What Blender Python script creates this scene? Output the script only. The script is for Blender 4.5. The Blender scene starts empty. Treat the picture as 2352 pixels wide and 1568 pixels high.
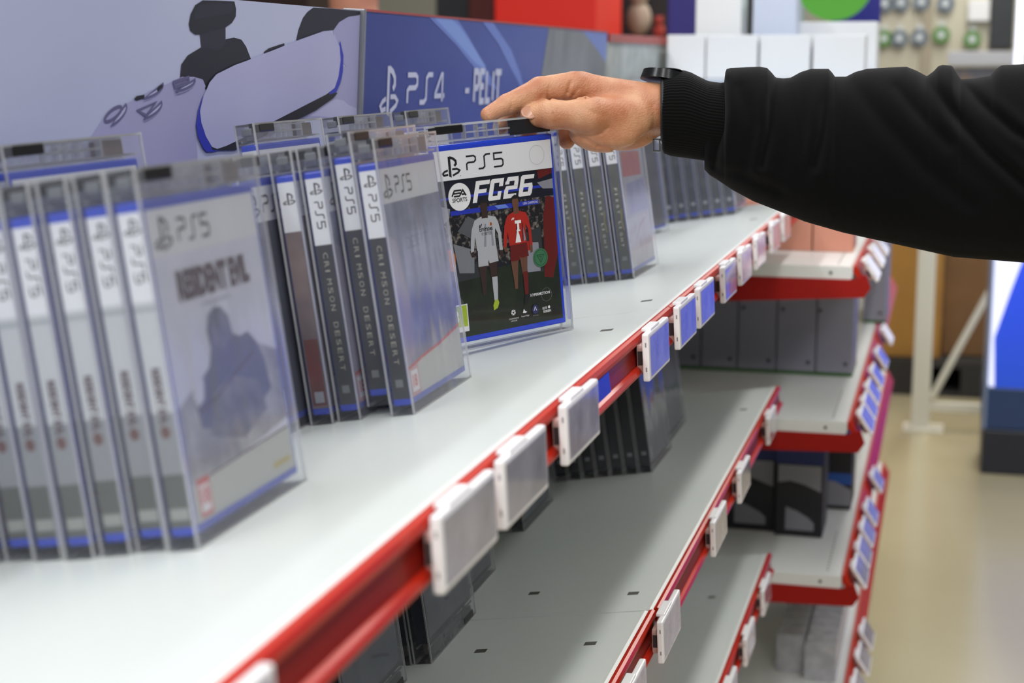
import bpy, bmesh, math, random
import numpy as np
from mathutils import Vector, Matrix

random.seed(7)
SC = bpy.context.scene
COL = SC.collection
rad = math.radians

# ------------------------------------------------------------------ camera
IMG_W, IMG_H = 2352, 1568
CX, CY = 1176.0, 784.0
F_MM = 56.7
F_PX = F_MM / 36.0 * IMG_W
CAM = Vector((0.0, -0.2571, 0.2274))
YAW, PITCH, ROLL = rad(15.056), rad(9.664), rad(0.07)
fwd = Vector((math.cos(YAW) * math.cos(PITCH), math.sin(YAW) * math.cos(PITCH), -math.sin(PITCH)))
rgt = Vector((math.sin(YAW), -math.cos(YAW), 0))
upv = rgt.cross(fwd)
c_, s_ = math.cos(ROLL), math.sin(ROLL)
rgt, upv = c_ * rgt + s_ * upv, -s_ * rgt + c_ * upv
cam_data = bpy.data.cameras.new('camera')
cam = bpy.data.objects.new('camera', cam_data)
COL.objects.link(cam)
M3 = Matrix((rgt, upv, -fwd)).transposed()
cam.matrix_world = Matrix.Translation(CAM) @ M3.to_4x4()
cam_data.lens = F_MM
cam_data.sensor_width = 36
cam_data.clip_start = 0.02
cam_data.clip_end = 60
cam_data.dof.use_dof = True
cam_data.dof.focus_distance = 1.43
cam_data.dof.aperture_fstop = 6.3
cam_data.dof.aperture_blades = 9
SC.camera = cam

# ------------------------------------------------------------------ world, lights, exposure
SC.view_settings.view_transform = 'Standard'
SC.view_settings.look = 'None'
SC.view_settings.gamma = 1
SC.view_settings.use_curve_mapping = False
SC.view_settings.exposure = 0.0
SC.cycles.max_bounces = 10
SC.cycles.transparent_max_bounces = 32
world = bpy.data.worlds.new('world')
SC.world = world
world.use_nodes = True
world.node_tree.nodes['Background'].inputs[0].default_value = (0.92, 0.94, 1.0, 1)
world.node_tree.nodes['Background'].inputs[1].default_value = 0.165


def area(name, loc, sx, sy, power, color=(1, 1, 1), rot=(0, 0, 0)):
    l = bpy.data.lights.new(name, 'AREA')
    l.shape = 'RECTANGLE'
    l.size, l.size_y = sx, sy
    l.energy = power
    l.color = color
    o = bpy.data.objects.new(name, l)
    o.location = loc
    o.rotation_euler = rot
    COL.objects.link(o)
    return o


# rows of fluorescent tubes running along the aisle
area('ceiling_tube_aisle', (2.0, -0.62, 2.5), 7.0, 0.16, 74, (1, 0.99, 0.96))
area('ceiling_tube_left', (2.0, 1.35, 2.5), 8.0, 0.16, 100, (0.96, 0.98, 1))
area('ceiling_tube_right', (2.6, -2.1, 2.5), 8.0, 0.16, 54, (0.97, 0.98, 1))
area('ceiling_tube_far', (8.0, -0.6, 2.5), 4.0, 0.4, 130, (1, 0.97, 0.9))
area('ceiling_tube_back', (-1.9, -0.3, 2.0), 0.5, 4.4, 98, (1, 0.985, 0.95), (0, rad(-40), 0))

TH = rad(8.4)          # the media shelves lean back


def ray(px, py):
    return (rgt * ((px - CX) / F_PX) - upv * ((py - CY) / F_PX) + fwd)


def hit(px, py, n, d):
    r = ray(px, py)
    n = Vector(n)
    return CAM + r * ((d - n.dot(CAM)) / n.dot(r))


def at_x(px, py, X): return hit(px, py, (1, 0, 0), X)
def at_y(px, py, Y): return hit(px, py, (0, 1, 0), Y)
def at_z(px, py, Z): return hit(px, py, (0, 0, 1), Z)


# ------------------------------------------------------------------ materials
def lin(c):
    if isinstance(c, str):
        c = [int(c[i:i + 2], 16) / 255 for i in (0, 2, 4)]
    return tuple(x / 12.92 if x <= 0.04045 else ((x + 0.055) / 1.055) ** 2.4 for x in c) + (1,)


def mat(name, col, rough=0.5, metal=0.0, spec=0.5, emit=None, es=1.0, noise=None, bump=None, coat=0, alpha=None, sss=None, sheen=0):
    m = bpy.data.materials.new(name)
    m.use_nodes = True
    nt = m.node_tree
    b = nt.nodes['Principled BSDF']
    b.inputs['Base Color'].default_value = lin(col)
    b.inputs['Roughness'].default_value = rough
    b.inputs['Metallic'].default_value = metal
    b.inputs['Specular IOR Level'].default_value = spec
    b.inputs['Coat Weight'].default_value = coat
    if sheen:
        b.inputs['Sheen Weight'].default_value = sheen
    if sss:
        b.inputs['Subsurface Weight'].default_value = sss
        b.inputs['Subsurface Radius'].default_value = (0.01, 0.004, 0.002)
        b.inputs['Subsurface Scale'].default_value = 0.4
    if alpha is not None:
        b.inputs['Alpha'].default_value = alpha
    if emit:
        b.inputs['Emission Color'].default_value = lin(emit)
        b.inputs['Emission Strength'].default_value = es
    if noise:
        # noise: (scale, colour2, low, high)
        tc = nt.nodes.new('ShaderNodeTexCoord')
        nz = nt.nodes.new('ShaderNodeTexNoise')
        nz.inputs['Scale'].default_value = noise[0]
        nz.inputs['Detail'].default_value = 6
        cr = nt.nodes.new('ShaderNodeValToRGB')
        cr.color_ramp.elements[0].position = noise[2]
        cr.color_ramp.elements[1].position = noise[3]
        cr.color_ramp.elements[0].color = lin(col)
        cr.color_ramp.elements[1].color = lin(noise[1])
        nt.links.new(tc.outputs['Object'], nz.inputs['Vector'])
        nt.links.new(nz.outputs['Fac'], cr.inputs['Fac'])
        nt.links.new(cr.outputs['Color'], b.inputs['Base Color'])
    if bump:
        tc = nt.nodes.new('ShaderNodeTexCoord')
        nz = nt.nodes.new('ShaderNodeTexNoise')
        nz.inputs['Scale'].default_value = bump[0]
        nz.inputs['Detail'].default_value = 5
        bp = nt.nodes.new('ShaderNodeBump')
        bp.inputs['Strength'].default_value = bump[1]
        bp.inputs['Distance'].default_value = bump[2]
        nt.links.new(tc.outputs['Object'], nz.inputs['Vector'])
        nt.links.new(nz.outputs['Fac'], bp.inputs['Height'])
        nt.links.new(bp.outputs['Normal'], b.inputs['Normal'])
    return m


def clear(name, haze=0.06, tint=(0.93, 0.95, 0.97), hcol='DDE2EE', gl=1.0, rough=0.06, bump=None, stretch=.35):
    """clear styrene: mostly see-through, fresnel reflections and a white diffuse haze painted in for its reflections"""
    m = bpy.data.materials.new(name)
    m.use_nodes = True
    nt = m.node_tree
    for n in list(nt.nodes):
        nt.nodes.remove(n)
    out = nt.nodes.new('ShaderNodeOutputMaterial')
    tr = nt.nodes.new('ShaderNodeBsdfTransparent')
    tr.inputs[0].default_value = tint + (1,)
    df = nt.nodes.new('ShaderNodeBsdfDiffuse')
    df.inputs[0].default_value = lin(hcol)
    gs = nt.nodes.new('ShaderNodeBsdfGlossy')
    gs.inputs['Roughness'].default_value = rough
    m1 = nt.nodes.new('ShaderNodeMixShader')
    m1.inputs[0].default_value = haze
    m2 = nt.nodes.new('ShaderNodeMixShader')
    fr = nt.nodes.new('ShaderNodeFresnel')
    fr.inputs['IOR'].default_value = 1.49
    mu = nt.nodes.new('ShaderNodeMath')
    mu.operation = 'MULTIPLY'
    mu.inputs[1].default_value = gl
    nt.links.new(fr.outputs[0], mu.inputs[0])
    nt.links.new(tr.outputs[0], m1.inputs[1])
    tl = nt.nodes.new('ShaderNodeBsdfTranslucent')
    tl.inputs[0].default_value = lin(hcol)
    m0 = nt.nodes.new('ShaderNodeMixShader')
    m0.inputs[0].default_value = 0.4
    nt.links.new(df.outputs[0], m0.inputs[1])
    nt.links.new(tl.outputs[0], m0.inputs[2])
    nt.links.new(m0.outputs[0], m1.inputs[2])
    nt.links.new(mu.outputs[0], m2.inputs[0])
    nt.links.new(m1.outputs[0], m2.inputs[1])
    nt.links.new(gs.outputs[0], m2.inputs[2])
    nt.links.new(m2.outputs[0], out.inputs[0])
    if bump:
        tc = nt.nodes.new('ShaderNodeTexCoord')
        mp = nt.nodes.new('ShaderNodeMapping')
        mp.inputs['Scale'].default_value = (1, 1, stretch)
        mp.inputs['Rotation'].default_value = (0, rad(18), 0)
        nz = nt.nodes.new('ShaderNodeTexNoise')
        nz.inputs['Scale'].default_value = bump[0]
        bp = nt.nodes.new('ShaderNodeBump')
        bp.inputs['Strength'].default_value = bump[1]
        bp.inputs['Distance'].default_value = bump[2]
        nt.links.new(tc.outputs['Object'], mp.inputs[0])
        nt.links.new(mp.outputs[0], nz.inputs['Vector'])
        nt.links.new(nz.outputs['Fac'], bp.inputs['Height'])
        nt.links.new(bp.outputs['Normal'], gs.inputs['Normal'])
        nt.links.new(bp.outputs['Normal'], fr.inputs['Normal'])
    return m


MT = {}
def M_(key, *a, **k):
    if key not in MT:
        MT[key] = mat(key, *a, **k)
    return MT[key]


SHELF = M_('shelf_enamel', 'D3D8D4', rough=0.28, noise=(3, 'CDD3D0', 0.3, 0.7))
SHELF_EDGE = M_('shelf_edge_enamel', 'E3E5E2', rough=0.3)
SLOT = M_('slot_dark', '4A4A44', rough=0.8)
RED = M_('red_plastic', 'BE260C', rough=0.35, spec=.3, noise=(8, 'B4200A', 0.3, 0.7))
REDIN = M_('red_rail_channel', '7E1206', rough=0.4, spec=.2)
REDMET = M_('red_enamel', '9C0E06', rough=0.5, spec=.3)
TAGW = M_('tag_white', 'EDEBEC', rough=0.35)
TAGCLIP = M_('tag_clip_pink', 'C9A9A2', rough=0.5)
TAGDARK = M_('tag_recess', '3A3436', rough=0.7)
SCREEN = M_('tag_screen', '8D8B97', rough=0.08, coat=0.5, noise=(30, 'A7A5B2', 0.35, 0.65))
SCREEN_W = M_('tag_screen_pale', 'B9B3BE', rough=0.09, coat=0.5, noise=(40, '9D93A0', 0.4, 0.7))
SCREEN_P = M_('tag_screen_pink', 'C7ABB6', rough=0.15, coat=0.3)
CLEAR = clear('clear_plastic', 0.03, tint=(.98, .985, .99), gl=.55)
CLEAR_HAZE = clear('hazed_clear_plastic', 0.12, tint=(.98, .985, .99), hcol='E4E6F4', gl=.6, rough=.12, bump=(14, 0.12, 0.003))  # diffuse haze put into the plastic to imitate reflected light
CLEAR_WRAP = clear('creased_shrink_wrap', 0.18, tint=(.98, .985, .99), hcol='ECEEFA', gl=.65, rough=.14, bump=(26, 0.55, 0.004), stretch=.16)
CLEAR_SP = clear('clear_plastic_side', 0.07, tint=(.97, .975, .98), hcol='E4E8EE', gl=.6)
CLEAR_RIM = clear('clear_plastic_rim', 0.34, tint=(.97, .98, .99), hcol='FFFFFF', gl=1.0, rough=0.15)  # white haze imitates light refracted in the clear edges
CLEAR_LOW = clear('smoky_clear_plastic', 0.22, tint=(.97, .975, .98), hcol='D2D6E0', bump=(18, 0.5, 0.004))
BLUECASE = mat('blue_case', '2B47C4', rough=.25)
BLACK = M_('black_plastic', '101012', rough=0.35)
MAGNET = M_('brown_lock_metal', '6E625F', rough=0.45)
DARKGREY = M_('dark_grey', '3B3E44', rough=0.5)
WHITEP = M_('paper_white', 'E6E7EC', rough=0.45)
INK = M_('ink_black', '16161A', rough=0.45)
GREYINK = M_('ink_grey', '9DA0AA', rough=0.45)


# ------------------------------------------------------------------ mesh helpers
class MB:
    def __init__(s):
        s.v, s.f, s.m, s.mats, s.sm = [], [], [], [], []

    def mi(s, m):
        if m not in s.mats:
            s.mats.append(m)
        return s.mats.index(m)

    def add(s, vs, fs, m, smooth=False, T=None):
        o = len(s.v)
        for p in vs:
            p = Vector(p)
            if T is not None:
                p = T @ p
            s.v.append(tuple(p))
        k = s.mi(m)
        for f in fs:
            s.f.append(tuple(o + i for i in f))
            s.m.append(k)
            s.sm.append(smooth)

    def box(s, a, b, m, bev=0, T=None, seg=2):
        x0, y0, z0 = a
        x1, y1, z1 = b
        if bev <= 0:
            vs = [(x0, y0, z0), (x1, y0, z0), (x1, y1, z0), (x0, y1, z0), (x0, y0, z1), (x1, y0, z1), (x1, y1, z1), (x0, y1, z1)]
            s.add(vs, [(0, 3, 2, 1), (4, 5, 6, 7), (0, 1, 5, 4), (1, 2, 6, 5), (2, 3, 7, 6), (3, 0, 4, 7)], m, T=T)
            return
        bm = bmesh.new()
        bmesh.ops.create_cube(bm, size=1, matrix=Matrix.Translation(((x0 + x1) / 2, (y0 + y1) / 2, (z0 + z1) / 2)) @ Matrix.Diagonal((x1 - x0, y1 - y0, z1 - z0, 1)))
        bmesh.ops.bevel(bm, geom=bm.edges[:], offset=bev, segments=seg, affect='EDGES', profile=0.6)
        s.bm(bm, m, T)

    def bm(s, bm, m, T=None, smooth=False):
        bm.verts.ensure_lookup_table()
        bm.verts.index_update()
        s.add([v.co.copy() for v in bm.verts], [tuple(v.index for v in f.verts) for f in bm.faces], m, smooth, T)
        bm.free()

    def prism(s, poly, d0, d1, axis, m, T=None, cap=True):
        """extrude a closed 2D outline along an axis ('x': poly is (y,z), 'y': (x,z), 'z': (x,y))"""
        n = len(poly)

        def P(p, d):
            return {'x': (d, p[0], p[1]), 'y': (p[0], d, p[1]), 'z': (p[0], p[1], d)}[axis]
        vs = [P(p, d0) for p in poly] + [P(p, d1) for p in poly]
        fs = [(i, (i + 1) % n, n + (i + 1) % n, n + i) for i in range(n)]
        if cap:
            fs += [tuple(range(n))[::-1], tuple(range(n, 2 * n))]
        s.add(vs, fs, m, T=T)

    def cyl(s, p0, p1, r0, m, r1=None, seg=20, T=None, smooth=True):
        p0, p1 = Vector(p0), Vector(p1)
        r1 = r0 if r1 is None else r1
        d = (p1 - p0).normalized()
        a = d.orthogonal().normalized()
        b = d.cross(a)
        vs = []
        for p, r in ((p0, r0), (p1, r1)):
            for i in range(seg):
                t = 2 * math.pi * i / seg
                vs.append(p + a * r * math.cos(t) + b * r * math.sin(t))
        fs = [(i, (i + 1) % seg, seg + (i + 1) % seg, seg + i) for i in range(seg)]
        s.add(vs, fs, m, smooth, T)
        s.add([v for v in vs], [tuple(range(seg))[::-1], tuple(range(seg, 2 * seg))], m, False, T)

    def build(s, name, parent=None, weld=False, fixn=False):
        me = bpy.data.meshes.new(name)
        me.from_pydata(s.v, [], s.f)
        for m in s.mats:
            me.materials.append(m)
        me.polygons.foreach_set('material_index', s.m)
        me.polygons.foreach_set('use_smooth', s.sm)
        if fixn:
            bm = bmesh.new(); bm.from_mesh(me)
            bmesh.ops.recalc_face_normals(bm, faces=bm.faces)
            bm.to_mesh(me); bm.free()
        me.update()
        o = bpy.data.objects.new(name, me)
        COL.objects.link(o)
        if parent is not None:
            o.parent = parent
        return o


def tag(o, label=None, cat=None, group=None, kind=None):
    if label: o['label'] = label
    if cat: o['category'] = cat
    if group: o['group'] = group
    if kind: o['kind'] = kind
    return o


def empty(name, M=None, label=None, cat=None, group=None, kind=None):
    o = bpy.data.objects.new(name, None)
    o.empty_display_size = 0.02
    COL.objects.link(o)
    if M is not None:
        o.matrix_world = M
    return tag(o, label, cat, group, kind)


def copy_tree(o, M=None, parent=None):
    kids = [c for c in COL.objects if c.parent == o]
    c = o.copy()
    COL.objects.link(c)
    if parent is not None:
        c.parent = parent
    if M is not None:
        c.matrix_world = M
    for k in kids:
        copy_tree(k, None, c)
    return c


def frame(x, yl, z0=0.0, y0=0.0, yaw=0.0, lean=0.0, inpl=0.0, th=TH, dz=0.0):
    """matrix of something standing on a tilted shelf whose front edge is at (y0, z0)"""
    return (Matrix.Translation((0, y0, z0)) @ Matrix.Rotation(-th, 4, 'X') @ Matrix.Translation((x, yl, dz))
            @ Matrix.Rotation(yaw, 4, 'Z') @ Matrix.Rotation(-lean, 4, 'X') @ Matrix.Rotation(-inpl, 4, 'Y'))


# ------------------------------------------------------------------ flat artwork
def text_geo(body, bold=0.0, extr=0.0):
    cu = bpy.data.curves.new('tmp', 'FONT')
    cu.body = body
    cu.size = 1
    cu.offset = bold
    cu.resolution_u = 3
    o = bpy.data.objects.new('tmp', cu)
    COL.objects.link(o)
    dg = bpy.context.evaluated_depsgraph_get()
    me = bpy.data.meshes.new_from_object(o.evaluated_get(dg))
    vs = [tuple(v.co) for v in me.vertices]
    fs = [tuple(p.vertices) for p in me.polygons]
    bpy.data.objects.remove(o)
    bpy.data.curves.remove(cu)
    bpy.data.meshes.remove(me)
    return vs, fs


class Sheet:
    """flat print: polygons in (u,v) with thin layers along the normal"""
    def __init__(s, mb, fn, step=0.000014):
        s.mb, s.fn, s.step, s.k = mb, fn, step, 0

    def poly(s, pts, m, up=True):
        if up: s.k += 1
        h = s.k * s.step
        vs = [s.fn(u, v, h) for u, v in pts]
        s.mb.add(vs, [tuple(range(len(pts)))], m)

    def rect(s, u0, v0, u1, v1, m, up=True):
        s.poly([(u0, v0), (u1, v0), (u1, v1), (u0, v1)], m, up)

    def rrect(s, u0, v0, u1, v1, r, m, rot=0):
        pts = []
        for cx, cy, a in ((u1 - r, v1 - r, 0), (u0 + r, v1 - r, 90), (u0 + r, v0 + r, 180), (u1 - r, v0 + r, 270)):
            for i in range(5):
                t = rad(a + 22.5 * i)
                pts.append((cx + r * math.cos(t), cy + r * math.sin(t)))
        s.poly(pts, m)

    def ell(s, u, v, a, b, m, rot=0, n=28):
        c, d = math.cos(rad(rot)), math.sin(rad(rot))
        s.poly([(u + a * math.cos(t) * c - b * math.sin(t) * d, v + a * math.cos(t) * d + b * math.sin(t) * c)
                for t in [2 * math.pi * i / n for i in range(n)]], m)

    def line(s, pts, w, m, closed=False):
        """ribbon with mitred joints"""
        s.k += 1
        P = [Vector(p) for p in pts]
        n = len(P)
        L, R = [], []
        for i in range(n):
            if closed:
                a, b = P[i - 1], P[(i + 1) % n]
            else:
                a, b = P[max(i - 1, 0)], P[min(i + 1, n - 1)]
            d0 = (P[i] - a).normalized() if (P[i] - a).length > 1e-9 else None
            d1 = (b - P[i]).normalized() if (b - P[i]).length > 1e-9 else None
            d0 = d0 or d1
            d1 = d1 or d0
            t = (d0 + d1)
            t = t.normalized() if t.length > 1e-6 else d0
            nn = Vector((-t.y, t.x))
            k = w / 2 / max(0.45, nn.dot(Vector((-d0.y, d0.x))))
            L.append(P[i] + nn * k)
            R.append(P[i] - nn * k)
        h = s.k * s.step
        vs = [s.fn(p.x, p.y, h) for p in L] + [s.fn(p.x, p.y, h) for p in R]
        fs = [(i, n + i, n + i + 1, i + 1) for i in range(n - 1)]
        if closed:
            fs.append((n - 1, 2 * n - 1, n, 0))
        s.mb.add(vs, fs, m)

    def text(s, body, u, v, w, h, m, bold=0.0, rot=0, shear=0.0):
        """text whose box starts at (u,v), w wide and h high, turned by rot degrees about (u,v)"""
        vs, fs = text_geo(body, bold)
        if not vs: return
        xs = [p[0] for p in vs]; ys = [p[1] for p in vs]
        x0, x1, y0, y1 = min(xs), max(xs), min(ys), max(ys)
        c, d = math.cos(rad(rot)), math.sin(rad(rot))
        s.k += 1
        out = []
        for p in vs:
            a = (p[0] - x0) / (x1 - x0) * w
            b = (p[1] - y0) / max(1e-6, (y1 - y0)) * h
            a += shear * b
            out.append(s.fn(u + a * c - b * d, v + a * d + b * c, s.k * s.step))
        s.mb.add(out, fs, m)

    def glyph(s, strokes, u, v, w, h, lw, m, rot=0):
        c, d = math.cos(rad(rot)), math.sin(rad(rot))
        for st in strokes:
            s.line([(u + a * w * c - b * h * d, v + a * w * d + b * h * c) for a, b in st], lw, m)


G_P = [[(0, 1), (.72, 1), (.88, .9), (.88, .66), (.72, .54), (.16, .54), (.02, .44), (.02, 0)]]
G_S = [[(0, 0), (.42, 0), (.6, .13), (.6, .87), (.78, 1), (1.2, 1)]]
G_5 = [[(.9, 1), (.06, 1), (.06, .55), (.74, .55), (.9, .45), (.9, .12), (.74, 0), (0, 0)]]
G_4 = [[(.95, .2), (.02, .2), (.02, .26), (.6, 1), (.72, 1), (.72, -.02)]]


def ps_word(sh, u, v, h, m, last, rot=0, lw=None, wide=1.0):
    lw = lw or h * .13
    w = h * .92 * wide
    c, d = math.cos(rad(rot)), math.sin(rad(rot))
    for g, off in ((G_P, 0), (G_S, 1.12), (G_5 if last == '5' else G_4, 2.6)):
        sh.glyph(g, u + off * w * c, v + off * w * d, w, h, lw, m, rot)


def ps_mark(sh, u, v, h, m, rot=0):
    """the maker's mark: upright P on a lying S"""
    c, d = math.cos(rad(rot)), math.sin(rad(rot))

    def T(pts):
        return [(u + a * h * c - b * h * d, v + a * h * d + b * h * c) for a, b in pts]
    sh.poly(T([(.38, .02), (.53, -.04), (.53, .97), (.38, 1.0)]), m)
    sh.line(T([(.48, .95), (.70, .87), (.84, .75), (.85, .61), (.74, .51)]), h * .13, m)
    sh.line(T([(.33, .33), (.12, .27), (.0, .18), (.08, .09), (.33, .12)]), h * .1, m)
    sh.line(T([(.60, .36), (.88, .36), (1.04, .27), (.96, .18), (.60, .05)]), h * .1, m)


# ------------------------------------------------------------------ the display unit with leaning shelves
STEELBACK = M_('back_panel_enamel', 'A9AEB2', rough=0.5)
X0, XS, X1T, X1 = -0.7, 1.505, 2.83, 2.62


def add_rail(mb, x0, x1):
    top = [(-.003, .001), (-.0065, .0018), (-.009, .0005), (-.0100, -.003), (-.009, -.0065), (-.006, -.0075), (-.003, -.0075)]
    mb.prism(top, x0, x1, 'x', RED)
    mb.prism([(-.003, -.0075), (-.0055, -.0075), (-.0060, -.0250), (-.003, -.0250)], x0, x1, 'x', REDIN)
    bot = [(-.003, -.0245), (-.007, -.0242), (-.0095, -.0260), (-.0105, -.0290), (-.0095, -.0315), (-.006, -.0328), (-.003, -.0328)]
    mb.prism(bot, x0, x1, 'x', RED)


def shelf_board(name, x0, x1, y0, z0, depth, label, slots, group=None):
    t = empty(name, frame(0, 0, z0, y0), label, 'shelf', group)
    mb = MB()
    mb.box((x0, 0.004, -.030), (x1, depth, 0), SHELF)
    mb.prism([(-.003, -.030), (.0045, -.030), (.0045, 0), (.001, .0008), (-.0025, -.0005), (-.003, -.003)], x0, x1, 'x', SHELF_EDGE)
    for sx, sy in slots:
        mb.box((sx - .0045, sy - .0055, -.004), (sx + .0045, sy + .0055, .0003), SLOT)
    # faint pressed line of the joint
    mb.build('shelf_panel', t)
    r = MB()
    add_rail(r, x0 + .001, x1 - .001)
    tag(r.build('price_rail', t), 'red price rail')
    return t


TOPS = (0, 0)
LBL = M_('glossy_label_strip', '3A1420', rough=.06, coat=1.0)
S2 = (.0013, -.29)
S3 = (.0077, -.575)
S4 = (.015, -.86)
SL_N = [(1.3957, .031), (1.39, .244), (.42, .031), (.42, .244)]
SL_F = [(1.585, .0295), (1.59, .247), (2.5, .0295)]
shelf_board('display_shelf', X0, XS - .0006, *TOPS, .37, 'pale enamel top shelf with red rail, nearest one, under the horror game stack', SL_N)
shelf_board('display_shelf', XS + .0006, X1T, *TOPS, .37, 'pale enamel top shelf with red rail, beyond the joint, under the dark games', SL_F)
mb = MB(); mb.box((1.075, -.0072, -.0243), (1.215, -.0058, -.0083), LBL)
o = mb.build('label_strip'); o.matrix_world = frame(0, 0); tag(o, 'glossy label strip in the top red rail, reflecting violet between two price tags', 'label strip')
SL2N = [(1.3886, .0364), (1.3829, .141), (.42, .0364)]
SL2F = [(1.534, .028), (1.554, .137), (2.45, .03)]
shelf_board('display_shelf', X0, 1.476, S2[0] + .004, S2[1] - .001, .37, 'grey shelf in the lower near corner below the top shelf, with dark slots', SL2N)
shelf_board('display_shelf', 1.4775, X1, *S2, .37, 'grey middle shelf partly in shade below the top shelf, beyond the joint', SL2F)
shelf_board('display_shelf', X0, 1.505, *S3, .37, 'lowest visible grey shelf of the near bay, cut by the bottom of the picture', [])
shelf_board('display_shelf', 1.506, X1, *S3, .37, 'narrow strip of grey lower shelf below the middle shelf, far bay', [(2.4, .06)])
shelf_board('display_shelf', X0, 1.505, *S4, .37, 'bottom grey shelf of the near bay close to the floor', [])
shelf_board('display_shelf', 1.506, X1, *S4, .37, 'bottom grey shelf of the far bay close to the floor', [])

FLOOR_Z = -1.15
t = empty('shelving_unit', Matrix.Translation((0, 0, FLOOR_Z)), 'long steel display unit that carries the leaning game shelves', 'shelving')
mb = MB()
mb.box((X0, .385, 0), (X1T - .02, .40, 1.17), STEELBACK)
mb.build('back_panel', t)
for ux in (X0 + .02, 1.505, X1 - .03):
    mb = MB()
    mb.box((ux - .02, .402, 0), (ux + .02, .44, 1.36), STEELBACK, bev=.003)
    mb.build('upright', t)
mb = MB()
mb.box((X0, .03, 0), (X1, .38, .09), DARKGREY, bev=.004)
mb.build('plinth', t)

# step under the back row
t = empty('shelf_riser', frame(0, 0, 0, 0), 'low clear riser under the back row of cased games on the top shelf', 'riser')
mb = MB()
mb.box((-.1, .2425, .0005), (1.86, .31, .026), SHELF, bev=.002)
mb.build('riser_step', t)

# ------------------------------------------------------------------ printed header panels along the back
SGN_LEAN = rad(3.0)
SG_M = Matrix.Translation((0, .345, .10)) @ Matrix.Rotation(SGN_LEAN, 4, 'X')
SG_N = (SG_M.to_3x3() @ Vector((0, -1, 0)))
SG_O = SG_M.translation
SG_I = SG_M.inverted()


def sg(px, py):
    p = hit(px, py, SG_N, SG_N.dot(SG_O))
    q = SG_I @ p
    return (q.x, q.z)


def sgfn(u, v, h): return (u, -h, v)


xL = -0.3
xD = sg(830, 100)[0]
xE = sg(1395, 75)[0]
zt = [sg(545, 0), sg(1395, 75)]
def ztop(x): return zt[0][1] + (zt[1][1] - zt[0][1]) * (x - zt[0][0]) / (zt[1][0] - zt[0][0])
LAV = M_('print_lavender', 'C3C8E2', rough=0.5, noise=(1.6, 'B4BAD8', 0.35, 0.7))
LAV2 = M_('print_controller_shell', 'A2A1C9', rough=0.5)
LAV3 = M_('print_controller_shade', '8B8AB5', rough=0.5)
LAVL = M_('print_controller_light', 'B7B6DA', rough=0.5)
PADC = M_('print_touchpad', 'B5B6DA', rough=0.5, noise=(4, 'A9ABD2', 0.3, 0.7))
PDARK = M_('print_near_black', '1B1B25', rough=0.5)
PDARK2 = M_('print_charcoal', '262734', rough=0.5)
PBLUE = M_('print_cobalt', '2B35B0', rough=0.5)
PLINE = M_('print_grey_line', '5F5D84', rough=0.5)

hdr = empty('printed_sign', SG_M, 'pale lavender header panel printed with a white game controller, behind the cased games', 'sign')
mb = MB()
mb.prism([(xL, -.138), (xD - .006, -.138), (xD - .006, ztop(xD)), (xL, ztop(xL))], .0002, .006, 'y', LAV)
mb.build('panel_board', hdr)
mb = MB()
sh = Sheet(mb, sgfn, .00004)
def C1(pts): return [sg(x / 2.904, y / 2.904) for x, y in pts]
def tri(sheet, pts, m): sheet.poly(pts, m)
zc = xD - .0065
def clipx(pts):
    out = []
    n = len(pts)
    for i in range(n):
        a, b = pts[i], pts[(i + 1) % n]
        ia, ib = a[0] <= zc, b[0] <= zc
        if ia: out.append(a)
        if ia != ib:
            t_ = (zc - a[0]) / (b[0] - a[0])
            out.append((zc, a[1] + t_ * (b[1] - a[1])))
    return out
def pic(pts, m):
    q = clipx(C1(pts))
    q = [(u, min(v, ztop(u) - .0002)) for u, v in q]
    sh.poly(q, m)
# right shell and right stick
pic([(2260, 150), (2222, 205), (2225, 230), (2262, 300), (2290, 420), (2330, 470), (2420, 480), (2420, 100), (2323, 112)], LAV2)
pic([(1975, 270), (1990, 200), (2020, 120), (2050, 80), (2090, 50), (2200, 54), (2420, 66), (2420, 95), (2323, 112), (2262, 148), (2225, 200), (2160, 205)], PDARK)
pic([(1990, 790), (2150, 690), (2230, 640), (2275, 560), (2290, 440), (2420, 470), (2420, 800)], LAV2)
pic([(2050, 770), (2150, 690), (2240, 662), (2290, 670), (2323, 700), (2420, 740), (2420, 800)], LAVL)
# left stick
pic([(1200, 520), (1208, 430), (1250, 370), (1340, 315), (1400, 300), (1503, 262), (1560, 250), (1610, 265), (1640, 310), (1672, 392), (1560, 440), (1440, 495), (1395, 550), (1375, 600), (1340, 545), (1290, 515)], PDARK)
pic([(1332, 220), (1503, 170), (1503, 290), (1480, 318), (1450, 330), (1342, 322)], PDARK2)
pic([(1350, 2), (1450, 4), (1562, 10), (1573, 60), (1571, 110), (1545, 152), (1503, 182), (1420, 205), (1345, 230), (1300, 230), (1268, 205), (1258, 160), (1270, 95), (1300, 35)], PDARK)
pic([(1330, 30), (1540, 20), (1560, 60), (1530, 90), (1400, 110), (1300, 130), (1290, 90)], PDARK2)
pic([(1755, 355), (1762, 343), (1790, 322), (1840, 305), (1893, 288), (1896, 302), (1840, 325)], PDARK)
# left shell with buttons
pic([(640, 862), (700, 770), (760, 715), (830, 695), (885, 665), (1000, 605), (1110, 560), (1210, 512), (1290, 512), (1350, 530), (1368, 575), (1345, 650), (1312, 740), (1300, 850), (1320, 1120), (560, 1120), (600, 920)], LAV2)


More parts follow.
